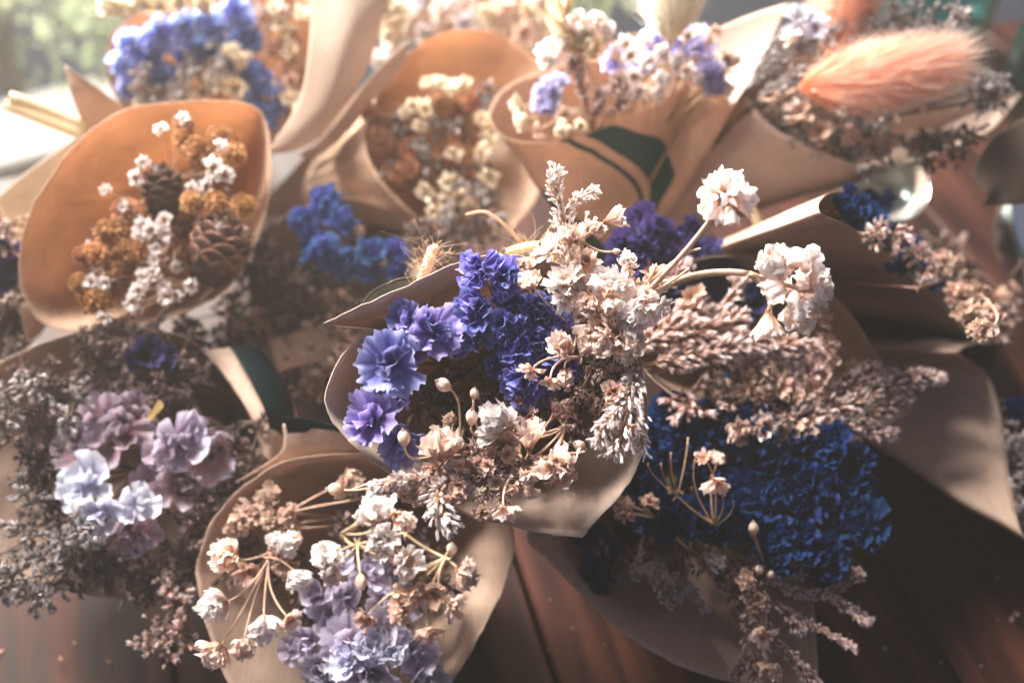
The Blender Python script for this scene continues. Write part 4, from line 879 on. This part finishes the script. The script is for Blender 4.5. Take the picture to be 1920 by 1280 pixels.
panicle(B3, [(850, 240, 50, -.5), (880, 320, 50, -.4), (820, 340, 50, -.6), (750, 280, 46, -.8), (880, 400, 40, -.3), (840, 410, 36, -.2), (910, 200, 36, -.6)], 'dried olive brown husks among the orange balls', 'lavgrey', stem='stem', lp=18)

# ================================================================== striped cone (B4)
statice(B4, [(1030, 180, 36, .3, -.3, .1), (1020, 205, 30, .1), (1045, 160, 26, .3)], 'lavpale', 'lavender statice low at the left inside the striped cone', kind='ruffle')
statice(B4, [(1150, 115, 34, 1.2), (1225, 85, 40, 1.6), (1270, 75, 40, 1.8), (1310, 90, 42, 1.6), (1330, 140, 36, 1.1), (1340, 165, 30, .9), (1200, 120, 36, .8)], 'lavpale', 'pale lavender statice behind white florets in the striped cone', kind='ruffle')
spray(B4, [(1160, 185, .4), (1165, 110, 2)], [(1090, 50, 26, 'W', 3.4, 1), (1050, 95, 26, 'W', 2.4, 1), (1100, 75, 24, 'Y', 3.0, 1), (1175, 85, 18, 'o', 2.8, 1), (1065, 65, 24, 'W', 3.0, 1), (1030, 105, 20, 'w', 2.0, 1), (1180, 105, 16, 'o', 2.5, 1), (1140, 60, 16, 'w', 3.2, 1), (1120, 45, 20, 'W', 3.4, 1)],
      'tall white gypsophila clump at the back left of the striped cone')
spray(B4, [(1205, 165, .6), (1255, 120, 1.4)], [(1190, 145, 17, 'o', 1.6, 0), (1215, 115, 17, 'w', 2.2, 1), (1240, 150, 17, 'w', 1.6, 0), (1265, 120, 16, 'w', 2.2, 1), (1285, 130, 16, 'o', 2.0, 1), (1230, 175, 16, 'w', 1.0, 0), (1255, 70, 15, 'w', 2.8, 1), (1290, 70, 15, 'o', 2.8, 1), (1200, 170, 15, 'o', 1.0, 0), (1305, 145, 14, 'w', 1.2, 1), (1335, 168, 14, 'w', .8, 1), (1358, 168, 16, 'w', .8, 1), (1210, 80, 14, 'w', 2.6, 1), (1240, 100, 16, 'w', 2.3, 1), (1175, 190, 14, 'w', .8, 0), (1360, 110, 12, 'x', 2.0, 1), (1340, 60, 14, 'x', 2.6, 1)],
      'fine white gypsophila filling the striped cone above its folded corner')
spray(B4, [(1090, 205, .3)], [(975, 200, 18, 'y', .3, 0), (985, 225, 18, 'Y', .2, 0), (1058, 240, 15, 'Y', .3, 0), (1088, 235, 12, 'y', .4, 0), (1060, 215, 14, 'x', .4, 0), (1010, 245, 14, 'x', .1, 0)], 'cream florets against the lower left inner wall of the striped cone')
spikes(B4, [([(1115, 222, 0), (1122, 200, .9), (1125, 175, 1.4)], 22, 26), ([(1140, 212, .2), (1165, 190, 1.2), (1160, 150, 1.8)], 22, 24), ([(1100, 200, .4), (1085, 140, 1.6), (1075, 110, 2.0)], 18, 24), ([(1150, 205, .3), (1190, 180, .8)], 18, 20)], 'tan husk spikes in the middle of the striped cone', 'lavbrown')
spikes(B4, [([(1335, 160, .6), (1360, 130, 1.4), (1375, 110, 1.8)], 22, 16), ([(1270, 150, .4), (1290, 115, 1.2)], 20, 15)], 'tan husk spikes against the white right flap', 'lavbrown')
# oats
def oats(bq_, stempts, grains, label):
    t = thing('oat_grass', bq_.root, label, 'dried grass', 'oat grasses'); sm = MB(); P = catmull([bq_.at(*q) for q in stempts], 10)
    tube(sm, np.vstack([bez(bq_.root, Vector(P[0]) - (Vector(P[1]) - Vector(P[0])), P[0], 8)[:-1], P]), .0007, .0004)
    link('stem', sm.mesh('stem', M['stempale'], origin=bq_.root), t)
    for (x0, y0, x1, y1, off) in grains:
        a, b = bq_.at(x0, y0, off), bq_.at(x1, y1, off); ax = b - a; L = ax.length
        mb = MB()
        for s_ in (-1, 1, 0):
            P_ = petal(L=1, W=.34, curl=.3, ruf=.01, frill=.02, nu=7, nv=9, cup=.7, base=.1, power=.5, rs=RS)
            V = P_[0].copy(); v = V[:, 1]; V[:, 0] *= np.clip(np.sin(PI * np.clip(v, .0, 1) ** .8) * 1.2, .02, 1); 
            F = frame(ax, s_ * 1.9 + 1); V = (np.stack([V[:, 0], V[:, 2] * .5 + .04, V[:, 1]], -1) * L) @ F
            mb.add(V + np.array(a), P_[1], P_[2])
        link('grain', mb.mesh('grain', M['oat'], origin=bq_.root), t)
    return t
oats(B4, [(1120, 180, .8), (1105, 130, 2.), (1075, 70, 3.2), (1055, 20, 4.2), (1045, -20, 5)], [(1060, 45, 1030, -5, 4.2), (1075, 75, 1025, 28, 3.4), (1095, 98, 1040, 80, 2.8), (1110, 110, 1118, 55, 2.7), (1060, 30, 1062, -15, 4.3)], 'straw coloured oat stem with pointed grains above the striped cone')
hare_tail(B4, [(1255, 75, 3.0), (1265, -75, 6.0)], 62, 'cream hare tail cut by the top border above the striped cone', 'fluffcream', nh=3500)

# ================================================================== tail cone (B7)
hare_tail(B7, [(1500, 165, 1.6), (1800, 115, 4.6)], 64, 'peach hare tail lying across the wide top right cone', 'fluffpeach', nh=7000)
hare_tail(B7, [(1565, 105, 1.6), (1600, -90, 4.8)], 64, 'second peach hare tail cut by the top border', 'fluffpeach', nh=4500)
spikes(B7, [([(1400, 170, .2), (1470, 110, 1.6), (1580, 45, 3.2)], 13, 20), ([(1420, 190, .2), (1480, 150, 1.4), (1540, 120, 2.2)], 15, 20), ([(1410, 150, .4), (1450, 100, 1.5), (1480, 60, 2.2)], 18, 18), ([(1430, 200, .1), (1490, 185, .9), (1510, 160, 1.2)], 18, 20)], 'grey green spiky sprig between white flap and peach hare tails', 'lavgrey', stem='stemdark', openc=0)
panicle(B7, [(1660, 55, 30, 3.6), (1690, 40, 28, 3.8), (1640, 80, 26, 3.2), (1720, 60, 24, 3.8), (1780, 50, 26, 4.2), (1800, 30, 22, 4.4), (1760, 65, 20, 4.)], 'grey limonium heads standing above the peach hare tail', 'lavgrey', lp=15)
spray(B7, [(1530, 130, 1.6)], [(1500, 40, 28, 'i', 3.0, 0), (1530, 55, 24, 'i', 3.0, 0), (1560, 20, 24, 'o', 3.2, 0), (1615, 40, 22, 'o', 3.2, 0), (1490, 70, 20, 'q', 2.4, 0), (1600, 60, 20, 'q', 3.0, 0), (1550, 85, 18, 'o', 2.6, 0)], 'pale pinkish petals in front of the second peach hare tail')
panicle(B7, [(1845, 165, 20, 3.0), (1862, 182, 18, 3.0), (1838, 188, 18, 2.8), (1870, 160, 15, 3.1)], 'dark branched sprig touching the far right paper corner', 'lavgrey', lp=13, hub=(1690, 215, 1.4), dens=1.6)
panicle(B7, [(1775, 245, 26, 1.2), (1760, 270, 30, 1.0), (1810, 255, 22, 1.3), (1740, 285, 26, .7)], 'dark husk sprig on the white inner lip', 'lavdark', lp=12, hub=(1640, 250, .3), dens=1.6)
spray(B7, [(1540, 270, .5), (1600, 205, 1.8), (1650, 195, 2.2)], [(1660, 143, 11, 'b', 3.4, 2, .3, .7), (1683, 223, 10, 'b', 2.6, 2, .3, -.5), (1652, 225, 7, 'b', 2.5, 2), (1730, 205, 9, 'b', 2.6, 2, .7, 0), (1580, 117, 10, 'b', 2.8, 1), (1562, 150, 9, 'b', 2.4, 1), (1580, 208, 10, 'o', 2.0, 1), (1527, 172, 8, 'b', 2.0, 1)], 'fine white threads with tiny round buds crossing the peach hare tail', thick=.75)
panicle(B7, mass([(1430, 200), (1520, 190), (1640, 240), (1680, 270), (1620, 295), (1520, 260)], 10, 30, .0, .3, 41), 'pale tan stem tangle along the lower rim of the top right cone', 'lavgrey', stem='stempale', lp=17)
spray(B7, [(1560, 280, 0)], [(1500, 220, 24, 'x', .8, 0), (1540, 245, 22, 'x', .7, 0), (1590, 260, 22, 't', .5, 0), (1480, 190, 22, 'q', .8, 0), (1700, 270, 20, 't', .5, 0), (1640, 270, 24, 't', .4, 0), (1450, 185, 20, 'x', .6, 0)], 'washed out tan petals at the base of the peach hare tail')

# ================================================================== right shaded cones (B8, B9)
statice(B8, [(1610, 400, 40, .3), (1640, 385, 36, .4), (1590, 375, 34, .2), (1640, 420, 34, .2)], 'navy', 'navy statice under the green glass dish at right', kind='ruffle')
statice(B8, [(1700, 465, 32, .4), (1690, 500, 30, .2), (1740, 520, 34, .4), (1760, 530, 26, .5)], 'navy', 'navy florets partly covered by brown sprigs at right', kind='ruffle')
panicle(B8, [(1680, 440, 24, .8), (1650, 430, 22, .6), (1720, 490, 26, .8), (1800, 450, 26, 1.4), (1830, 445, 24, 1.6), (1780, 470, 26, 1.2), (1900, 580, 24, 1.8), (1880, 600, 22, 1.6)], 'red brown husk sprig reaching toward the glass bowl', 'lavbrown', lp=16)
spray(B8, [(1720, 540, .3), (1790, 520, 1.0)], [(1780, 500, 26, 't', 1.4, 1), (1815, 515, 26, 't', 1.6, 1), (1830, 550, 26, 't', 1.6, 1), (1850, 590, 28, 't', 1.6, 1), (1800, 550, 26, 't', 1.2, 1), (1840, 620, 24, 't', 1.4, 1), (1820, 590, 26, 't', 1.2, 1), (1760, 495, 22, 't', 1.2, 1), (1870, 560, 20, 't', 1.7, 1)], 'tan gypsophila curving down at right in front of the glass bowl')
statice(B9, [(1905, 770, 30, .4), (1925, 760, 26, .5)], 'navy', 'bit of navy statice at the right border', kind='ruffle')
panicle(B9, [(1905, 820, 26, .3), (1915, 860, 28, .3), (1925, 900, 28, .3), (1915, 940, 22, .2), (1930, 970, 24, .2)], 'grey husks along the right border below the navy bit', 'lavgrey', lp=16)

# ================================================================== dim middle (BM) and far left
statice(BM, [(610, 395, 40, 1.0, 0, .3), (575, 415, 36, .8, -.5, .1), (640, 420, 34, 1.2, .4, .2), (590, 450, 36, .8), (620, 375, 30, .8)], 'blue', 'upper blue statice head in the gap right of the pine cones', kind='ruffle')
statice(BM, [(610, 475, 42, 1.6, -.2, .1), (650, 490, 38, 1.4), (590, 490, 34, 1.2, -.5, 0), (700, 475, 36, 1.6, .1, .4), (735, 480, 34, 1.6, .6, .2), (690, 505, 36, 1.2), (745, 510, 30, 1.2)], 'blue', 'lower blue statice heads just above the pointed flap', kind='ruffle')
panicle(BM, mass([(480, 480), (560, 500), (660, 530), (640, 640), (560, 700), (600, 780), (560, 720), (360, 640), (330, 600), (430, 560)], 24, 38, .3, .3, 51), 'dim brown husk field between pine cones and violet statice', 'lavdark', stem='stem', lp=17)
panicle(BM, mass([(560, 640), (640, 640), (620, 760), (570, 760)], 6, 30, 1., .3, 52), 'brown husks squeezed against the left rim of the middle cone', 'lavbrown', stem='stem', lp=16)
panicle(BM, mass([(760, 440), (860, 440), (960, 460), (800, 500)], 6, 30, .4, .3, 53), 'brown husks in the gap below the orange ball cone', 'lavdark', stem='stem', lp=16)
spray(BM, [(560, 560, .4)], [(490, 590, 20, 't', .8, 0), (540, 600, 18, 't', .8, 0), (600, 560, 20, 't', .9, 0), (640, 570, 22, 'x', 1., 0), (570, 520, 18, 't', .8, 0), (450, 610, 18, 't', .8, 0), (660, 440, 18, 't', .6, 0)], 'faint tan blossoms in the dim brown husk field')
statice(BL, [(5, 470, 36, 1.5), (20, 500, 34, 1.4), (-5, 510, 34, 1.2), (10, 530, 30, 1.)], 'dusk', 'dark violet statice at the left border above the small cone', kind='ruffle')
panicle(BL, [(10, 640, 30, .4), (0, 580, 26, .2), (30, 545, 20, .8)], 'husks inside the small cone at the left border', 'lavdark', lp=16)
panicle(B1, [(0, 440, 18, -2), (15, 420, 20, -2.2)], 'orange tinted husk tips at the left border', 'lavbrown', lp=14)
# ================================================================== loose paper, ribbons, twine, glass
def at2(p): return atz(p[0], p[1], p[2])
def zsheet(rows, name, label, cat, m, **k):
    return sheet([[at2(p) for p in r] for r in rows], None, name, label, cat, m, **k)
G3 = 'loose paper corners and strips'
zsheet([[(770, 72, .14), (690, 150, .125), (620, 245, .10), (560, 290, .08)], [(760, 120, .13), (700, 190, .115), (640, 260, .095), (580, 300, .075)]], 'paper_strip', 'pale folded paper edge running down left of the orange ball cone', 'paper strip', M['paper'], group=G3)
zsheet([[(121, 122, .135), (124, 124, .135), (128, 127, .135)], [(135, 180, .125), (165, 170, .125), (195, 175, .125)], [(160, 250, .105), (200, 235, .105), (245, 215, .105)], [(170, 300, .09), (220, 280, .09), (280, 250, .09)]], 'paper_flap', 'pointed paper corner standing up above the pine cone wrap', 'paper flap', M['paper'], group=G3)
zsheet([[(-40, 400, .10), (40, 330, .105), (110, 280, .11), (170, 240, .11)], [(-40, 470, .08), (40, 420, .085), (110, 370, .09), (180, 300, .09)], [(-40, 520, .06), (40, 500, .06), (110, 470, .06), (180, 400, .06)]], 'paper_wrap', 'bright white lit paper wrap at the left border', 'paper cone', M['palepaper'])  # the light on this wrap is put into its pale colour
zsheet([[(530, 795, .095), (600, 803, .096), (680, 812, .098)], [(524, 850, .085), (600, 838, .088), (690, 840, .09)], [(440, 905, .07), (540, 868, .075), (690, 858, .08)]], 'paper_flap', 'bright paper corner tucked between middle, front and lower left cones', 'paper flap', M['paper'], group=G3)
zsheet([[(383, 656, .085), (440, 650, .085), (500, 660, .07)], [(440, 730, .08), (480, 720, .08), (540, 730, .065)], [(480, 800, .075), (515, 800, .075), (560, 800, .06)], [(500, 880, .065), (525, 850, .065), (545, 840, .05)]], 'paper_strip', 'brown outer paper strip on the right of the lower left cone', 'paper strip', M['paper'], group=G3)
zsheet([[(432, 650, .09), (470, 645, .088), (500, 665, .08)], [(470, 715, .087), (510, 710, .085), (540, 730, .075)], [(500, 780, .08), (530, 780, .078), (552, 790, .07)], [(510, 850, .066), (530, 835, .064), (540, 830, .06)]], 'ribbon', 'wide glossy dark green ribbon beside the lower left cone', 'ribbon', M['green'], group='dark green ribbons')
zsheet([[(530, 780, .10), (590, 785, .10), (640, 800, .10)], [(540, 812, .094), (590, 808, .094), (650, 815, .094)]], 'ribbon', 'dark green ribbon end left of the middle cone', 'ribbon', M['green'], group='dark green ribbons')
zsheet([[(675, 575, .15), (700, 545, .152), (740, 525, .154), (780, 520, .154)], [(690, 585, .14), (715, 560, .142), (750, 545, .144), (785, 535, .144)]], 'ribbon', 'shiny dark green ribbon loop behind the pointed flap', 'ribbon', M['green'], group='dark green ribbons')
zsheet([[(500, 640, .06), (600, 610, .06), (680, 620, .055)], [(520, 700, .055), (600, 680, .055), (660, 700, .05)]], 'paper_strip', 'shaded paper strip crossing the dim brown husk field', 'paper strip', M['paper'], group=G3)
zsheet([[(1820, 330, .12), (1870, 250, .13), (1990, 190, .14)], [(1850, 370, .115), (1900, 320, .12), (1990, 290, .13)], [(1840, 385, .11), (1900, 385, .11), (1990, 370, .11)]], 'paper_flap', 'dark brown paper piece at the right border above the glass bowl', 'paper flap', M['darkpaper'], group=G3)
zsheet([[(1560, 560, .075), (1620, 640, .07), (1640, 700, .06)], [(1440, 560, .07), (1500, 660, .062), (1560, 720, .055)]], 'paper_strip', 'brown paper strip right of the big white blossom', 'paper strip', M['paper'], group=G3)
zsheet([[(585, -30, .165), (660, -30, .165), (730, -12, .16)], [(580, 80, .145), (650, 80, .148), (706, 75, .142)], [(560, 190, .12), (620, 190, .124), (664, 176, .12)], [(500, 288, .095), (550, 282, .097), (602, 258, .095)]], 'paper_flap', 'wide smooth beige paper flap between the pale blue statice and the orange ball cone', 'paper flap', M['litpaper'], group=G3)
sheet([[B4.at(1335, 62, .1), B4.at(1400, 32, .2), B4.at(1481, 5, .2)], [B4.at(1345, 120, -.5), B4.at(1390, 115, -.2), B4.at(1432, 108, .1)], [B4.at(1352, 178, -.6), B4.at(1365, 188, -.3), B4.at(1378, 196, 0)]], None, 'paper_flap', 'added pale sheet imitating a lit paper flap at the right of the striped cone', 'paper flap', M['palepaper'], group=G3)  # extra pale sheet over the cone wall, coloured as if strongly lit
# crumbs fallen on the wood
mb = MB(); rs = np.random.RandomState(77)
for x0, y0, x1, y1, n_ in ((980, 1100, 1150, 1270, 4), (1560, 1080, 1900, 1270, 9), (0, 1160, 380, 1275, 7), (1650, 960, 1900, 1100, 2)):
    for _ in range(n_):
        p = atz(rs.uniform(x0, x1), rs.uniform(y0, y1), .0006); P_ = petal(L=1, W=.8, curl=1.2, ruf=.15, frill=.2, nu=5, nv=4, rs=rs, base=.5)
        F = frame((rs.normal() * .4, rs.normal() * .4, 1), rs.uniform(0, 6)); mb.add((P_[0] * rs.uniform(.0005, .0026)) @ F + np.array(p), P_[1], P_[2])
tag(link('crumbs', mb.mesh('crumbs', M['tan'])), 'tiny dried flower crumbs scattered on the dark wood', None, None, 'stuff')
# fraying twine ends
def twine(pts, z, label, r=.0022, nf=60):
    P = catmull([atz(x, y, z + dz) for x, y, dz in pts], 10); t = thing('twine', P[0], label, 'twine', 'jute twine ends')
    mb = MB()
    for k in range(3):
        Q = [np.array(p) + np.array([math.cos(i * .9 + k * 2.1), math.sin(i * .9 + k * 2.1), math.cos(i * .9 + k * 2.1 + 1)]) * r * .55 for i, p in enumerate(P)]
        tube(mb, Q, r * .65, r * .6, 6, .3, .9)
    link('strand', mb.mesh('strand', M['twine'], origin=P[0]), t)
    mb = MB()
    for i in range(nf):
        p = Vector(P[random.randrange(len(P))]); d = Vector([random.uniform(-1, 1) for _ in range(3)]).normalized(); L = random.uniform(.003, .010)
        c = p + d * L + Vector([random.uniform(-1, 1) for _ in range(3)]) * L * .6
        tube(mb, bez(p, c, c + Vector([random.uniform(-1, 1) for _ in range(3)]) * L * .8, 7), .00008, .00004, 3, .2, .8)
    link('fibres', mb.mesh('fibres', M['twine'], origin=P[0]), t); return t
twine([(790, 530, 0), (802, 495, .006), (812, 465, .01)], .155, 'frayed jute twine end standing behind the pointed flap', r=.0019, nf=110)
twine([(960, 470, 0), (1000, 462, .004), (1050, 468, .004)], .152, 'fuzzy twine lying along the back rim of the middle cone', nf=90)
twine([(875, 402, .01), (910, 398, .012), (950, 425, .008), (990, 470, 0)], .150, 'thin curling twine thread below the orange ball cone', r=.0006, nf=8)
twine([(1405, 380, 0), (1425, 430, -.005), (1440, 480, -.01)], .10, 'short brown twine between the two tall white blossoms', r=.002, nf=20)
# raffia stalks top left
t = thing('straw_stalk', atz(20, 185, .12), 'pair of pale straw stalks sticking out left of the top left cone', 'straw')
for (a, b, c) in (((18, 182, .125), (90, 205, .118), (160, 240, .11)), ((12, 196, .122), (85, 225, .115), (158, 252, .108))):
    mb = MB(); tube(mb, bez(at2(a), at2(b), at2(c), 8), .0026, .0034, 8, .7, .7); link('stalk', mb.mesh('stalk', M['straw'], origin=t.location), t)
# glass
def lathe(mb, prof, n=48):
    V = []; T = []
    for r, z in prof:
        for i in range(n):
            a = 2 * PI * i / n; V.append((r * math.cos(a), r * math.sin(a), z)); T.append(.5)
    mb.add(V, gfaces(n, len(prof), True))
def vessel(name, p, prof, label, tilt, m, cat='glass', group='green glass vessels'):
    mb = MB(); lathe(mb, prof); o = link(name, mb.mesh(name, m)); o.location = p; o.rotation_euler = tilt; return tag(o, label, cat, group)
bowl = [(.0005, 0), (.02, .0), (.034, .006), (.041, .018), (.043, .030), (.0445, .034), (.0455, .033), (.0445, .028), (.042, .017), (.0345, .0035), (.02, -.003), (.0005, -.003)]
vessel('glass_bowl', atz(1965, 470, .035), bowl, 'green glass bowl cut by the right border', (.5, .25, 0), M['glass'])
vessel('glass_dish', atz(1640, 372, .025), [(r * .55, z * .5) for r, z in bowl], 'pale green glass dish between the top right cone and navy flowers', (.35, 0, 0), M['glass'])
vessel('glass_jar', atz(1750, 45, .02), [(.0005, 0), (.03, 0), (.036, .006), (.037, .07), (.030, .085), (.030, .098), (.032, .1), (.0325, .099), (.028, .098), (.028, .084), (.035, .069), (.034, .007), (.03, .003), (.0005, .003)], 'tall blue green glass jar behind the peach hare tail', (0, 0, 0), M['glass'])
vessel('glass_bottle', atz(1935, 150, .01), [(.0005, 0), (.016, 0), (.019, .004), (.019, .035), (.010, .045), (.010, .055), (.0115, .056), (.0115, .053), (.0085, .044), (.0175, .034), (.0175, .005), (.016, .002), (.0005, .002)], 'small teal glass bottle at the right border beside the wide cone', (0, 0, 0), M['glass'])
# blurred things behind the table
def farbox(name, parts, label, cat, m, group=None):
    t = thing(name, parts[0][1], label, cat, group)
    for pn, c, s, rz, mm in parts:
        mb = MB(); box(mb, -s[0] / 2, s[0] / 2, -s[1] / 2, s[1] / 2, -s[2] / 2, s[2] / 2, .004)
        o = link(pn, mb.mesh(pn, mm or m, smooth=False), t); o.location = Vector(c) - t.location; o.rotation_euler = (0, 0, rz)
    return t
fc = atz(60, 250, -.42)
M['seat'] = plain('pale_painted_wood', (.40, .385, .37), rough=.6, noise_amt=.15); M['legw'] = plain('brown_wood', (.16, .11, .075), rough=.6)
farbox('bench', [('seat', fc, (.30, .15, .03), .5, None), ('rail', fc + Vector((.045, -.085, -.03)), (.34, .02, .05), .5, M['legw']), ('rail', fc + Vector((-.045, .085, -.03)), (.34, .02, .05), .5, M['legw']), ('leg', fc + Vector((-.10, -.16, -.15)), (.025, .025, .28), .5, M['legw']), ('leg', fc + Vector((.19, .0, -.15)), (.025, .025, .28), .5, M['legw'])], 'blurred pale bench with brown frame at the upper left', 'bench', M['seat'])
def bush(c, r, label, n=380):
    t = thing('green_plant', c, label, 'plant', 'green plants behind the table'); mb = MB(); rs = np.random.RandomState(int(abs(c[0]) * 100))
    for i in range(n):
        d = rs.normal(size=3) * .45; P = petal(L=1, W=.4, curl=.6, ruf=.02, frill=0, nu=3, nv=4, rs=rs)
        F = frame(rs.normal(size=3)); mb.add((P[0] * r * .22) @ F + d * r + np.array([0, 0, 0]), P[1], P[2])
    link('leaves', mb.mesh('leaves', M['leaf']), t); sm = MB(); tube(sm, [(0, 0, 0), (0.01, 0, -r * .8), (0, 0, -r * 1.6)], .01, .014); link('stem', sm.mesh('stem', M['stemdark']), t); return t
M['leaf'] = petal_mat('green_leaf', [(0, (.26, .30, .16)), (1, (.46, .50, .32))], trans=.5, hue=.02)
bush(atz(-60, -60, -.1), .085, 'blurred green leaves in the upper left corner')
bush(atz(185, 30, -.25), .09, 'blurred green leaves left of the cream white florets')
bush(atz(1000, -30, -.1), .12, 'blurred green leaves behind the oat stem')
# cream flowers beyond the orange ball cone
BT = bq('topback', (900, 20), .09, -90, 60, (950, 200), .03)
wrap(BT, [(740, 40), (770, -20), (900, -60), (1010, -20), (1040, 50), (1000, 100), (900, 110), (800, 90)], 'bleached out paper cone at the top border behind the orange ball cone', seed=20)
spray(BT, [(850, 40, .3)], [(770, 30, 24, 'o', .8, 0), (800, 60, 22, 'w', .6, 0), (830, 20, 26, 'o', 1., 0), (790, 5, 24, 'i', 1.0, 0), (740, 90, 20, 'w', .5, 0), (870, 45, 22, 'i', .8, 0), (860, 10, 30, 'W', 1.2, 0)], 'washed out white florets at the top border beside the pale paper')
spray(BT, [(960, 50, .3)], [(920, 30, 24, 'y', .8, 0), (950, 10, 24, 'q', 1., 0), (990, 30, 24, 'y', .9, 0), (980, 60, 22, 'q', .6, 0), (1010, 5, 22, 'w', 1.2, 0), (940, 70, 20, 't', .5, 0), (720, 110, 20, 'w', .3, 0), (700, 100, 16, 'x', .3, 0)], 'washed out cream florets at the top border left of the oats')

# ------------------------------------------------------------------ light
def area(name, loc, target, size, energy, col, sy=None):
    l = bpy.data.lights.new(name, 'AREA'); l.energy = energy; l.color = col; l.shape = 'RECTANGLE'; l.size = size; l.size_y = sy or size
    o = bpy.data.objects.new(name, l); COL.objects.link(o); o.location = loc
    o.rotation_euler = (Vector(target) - Vector(loc)).to_track_quat('-Z', 'Y').to_euler(); return o
kl = area('window_light', (-.40, .26, .78), (-.01, .0, .13), .36, 2.45, (1, .945, .88), .36); kl.data.spread = math.radians(36)
kf = area('far_window_light', (-.66, 1.12, .56), (-.12, .25, .08), .6, 66, (1, .935, .84), .6); kf.data.spread = math.radians(125)
w = bpy.data.worlds.new('World'); SC.world = w; w.use_nodes = True
bg = w.node_tree.nodes['Background']; bg.inputs[0].default_value = (.42, .44, .66, 1); bg.inputs[1].default_value = .32
hz, nt, N = mat('glare_veil'); pv = N('ShaderNodeVolumePrincipled'); pv.inputs['Color'].default_value = (1, .97, .90, 1); pv.inputs['Density'].default_value = GLARE_VEIL; pv.inputs['Anisotropy'].default_value = .3
nt.links.new(pv.outputs[0], N('ShaderNodeOutputMaterial').inputs['Volume'])
mb = MB(); mb.add([(x, y, z) for z in (-1.8, .62) for x, y in ((-10, -5), (10, -5), (10, 13), (-10, 13))], [(0, 1, 5, 4), (1, 2, 6, 5), (2, 3, 7, 6), (3, 0, 4, 7), (3, 2, 1, 0), (4, 5, 6, 7)])
tag(link('glare_veil', mb.mesh('glare_veil', hz, smooth=False)), 'thin even volume added to imitate veiling glare', None, None, 'stuff')  # added volume, imitates lens glare and glow at the far side
cam_data.dof.use_dof = True; cam_data.dof.focus_distance = depth(B0.at(880, 800, 0)); cam_data.dof.aperture_fstop = 6.6
SC.view_settings.view_transform = 'Standard'; SC.view_settings.look = 'None'; SC.view_settings.gamma = 1; SC.view_settings.exposure = 0
SC.view_settings.use_curve_mapping = False
SC.cycles.max_bounces = 8; SC.cycles.transparent_max_bounces = 8
SC.cycles.use_denoising = True
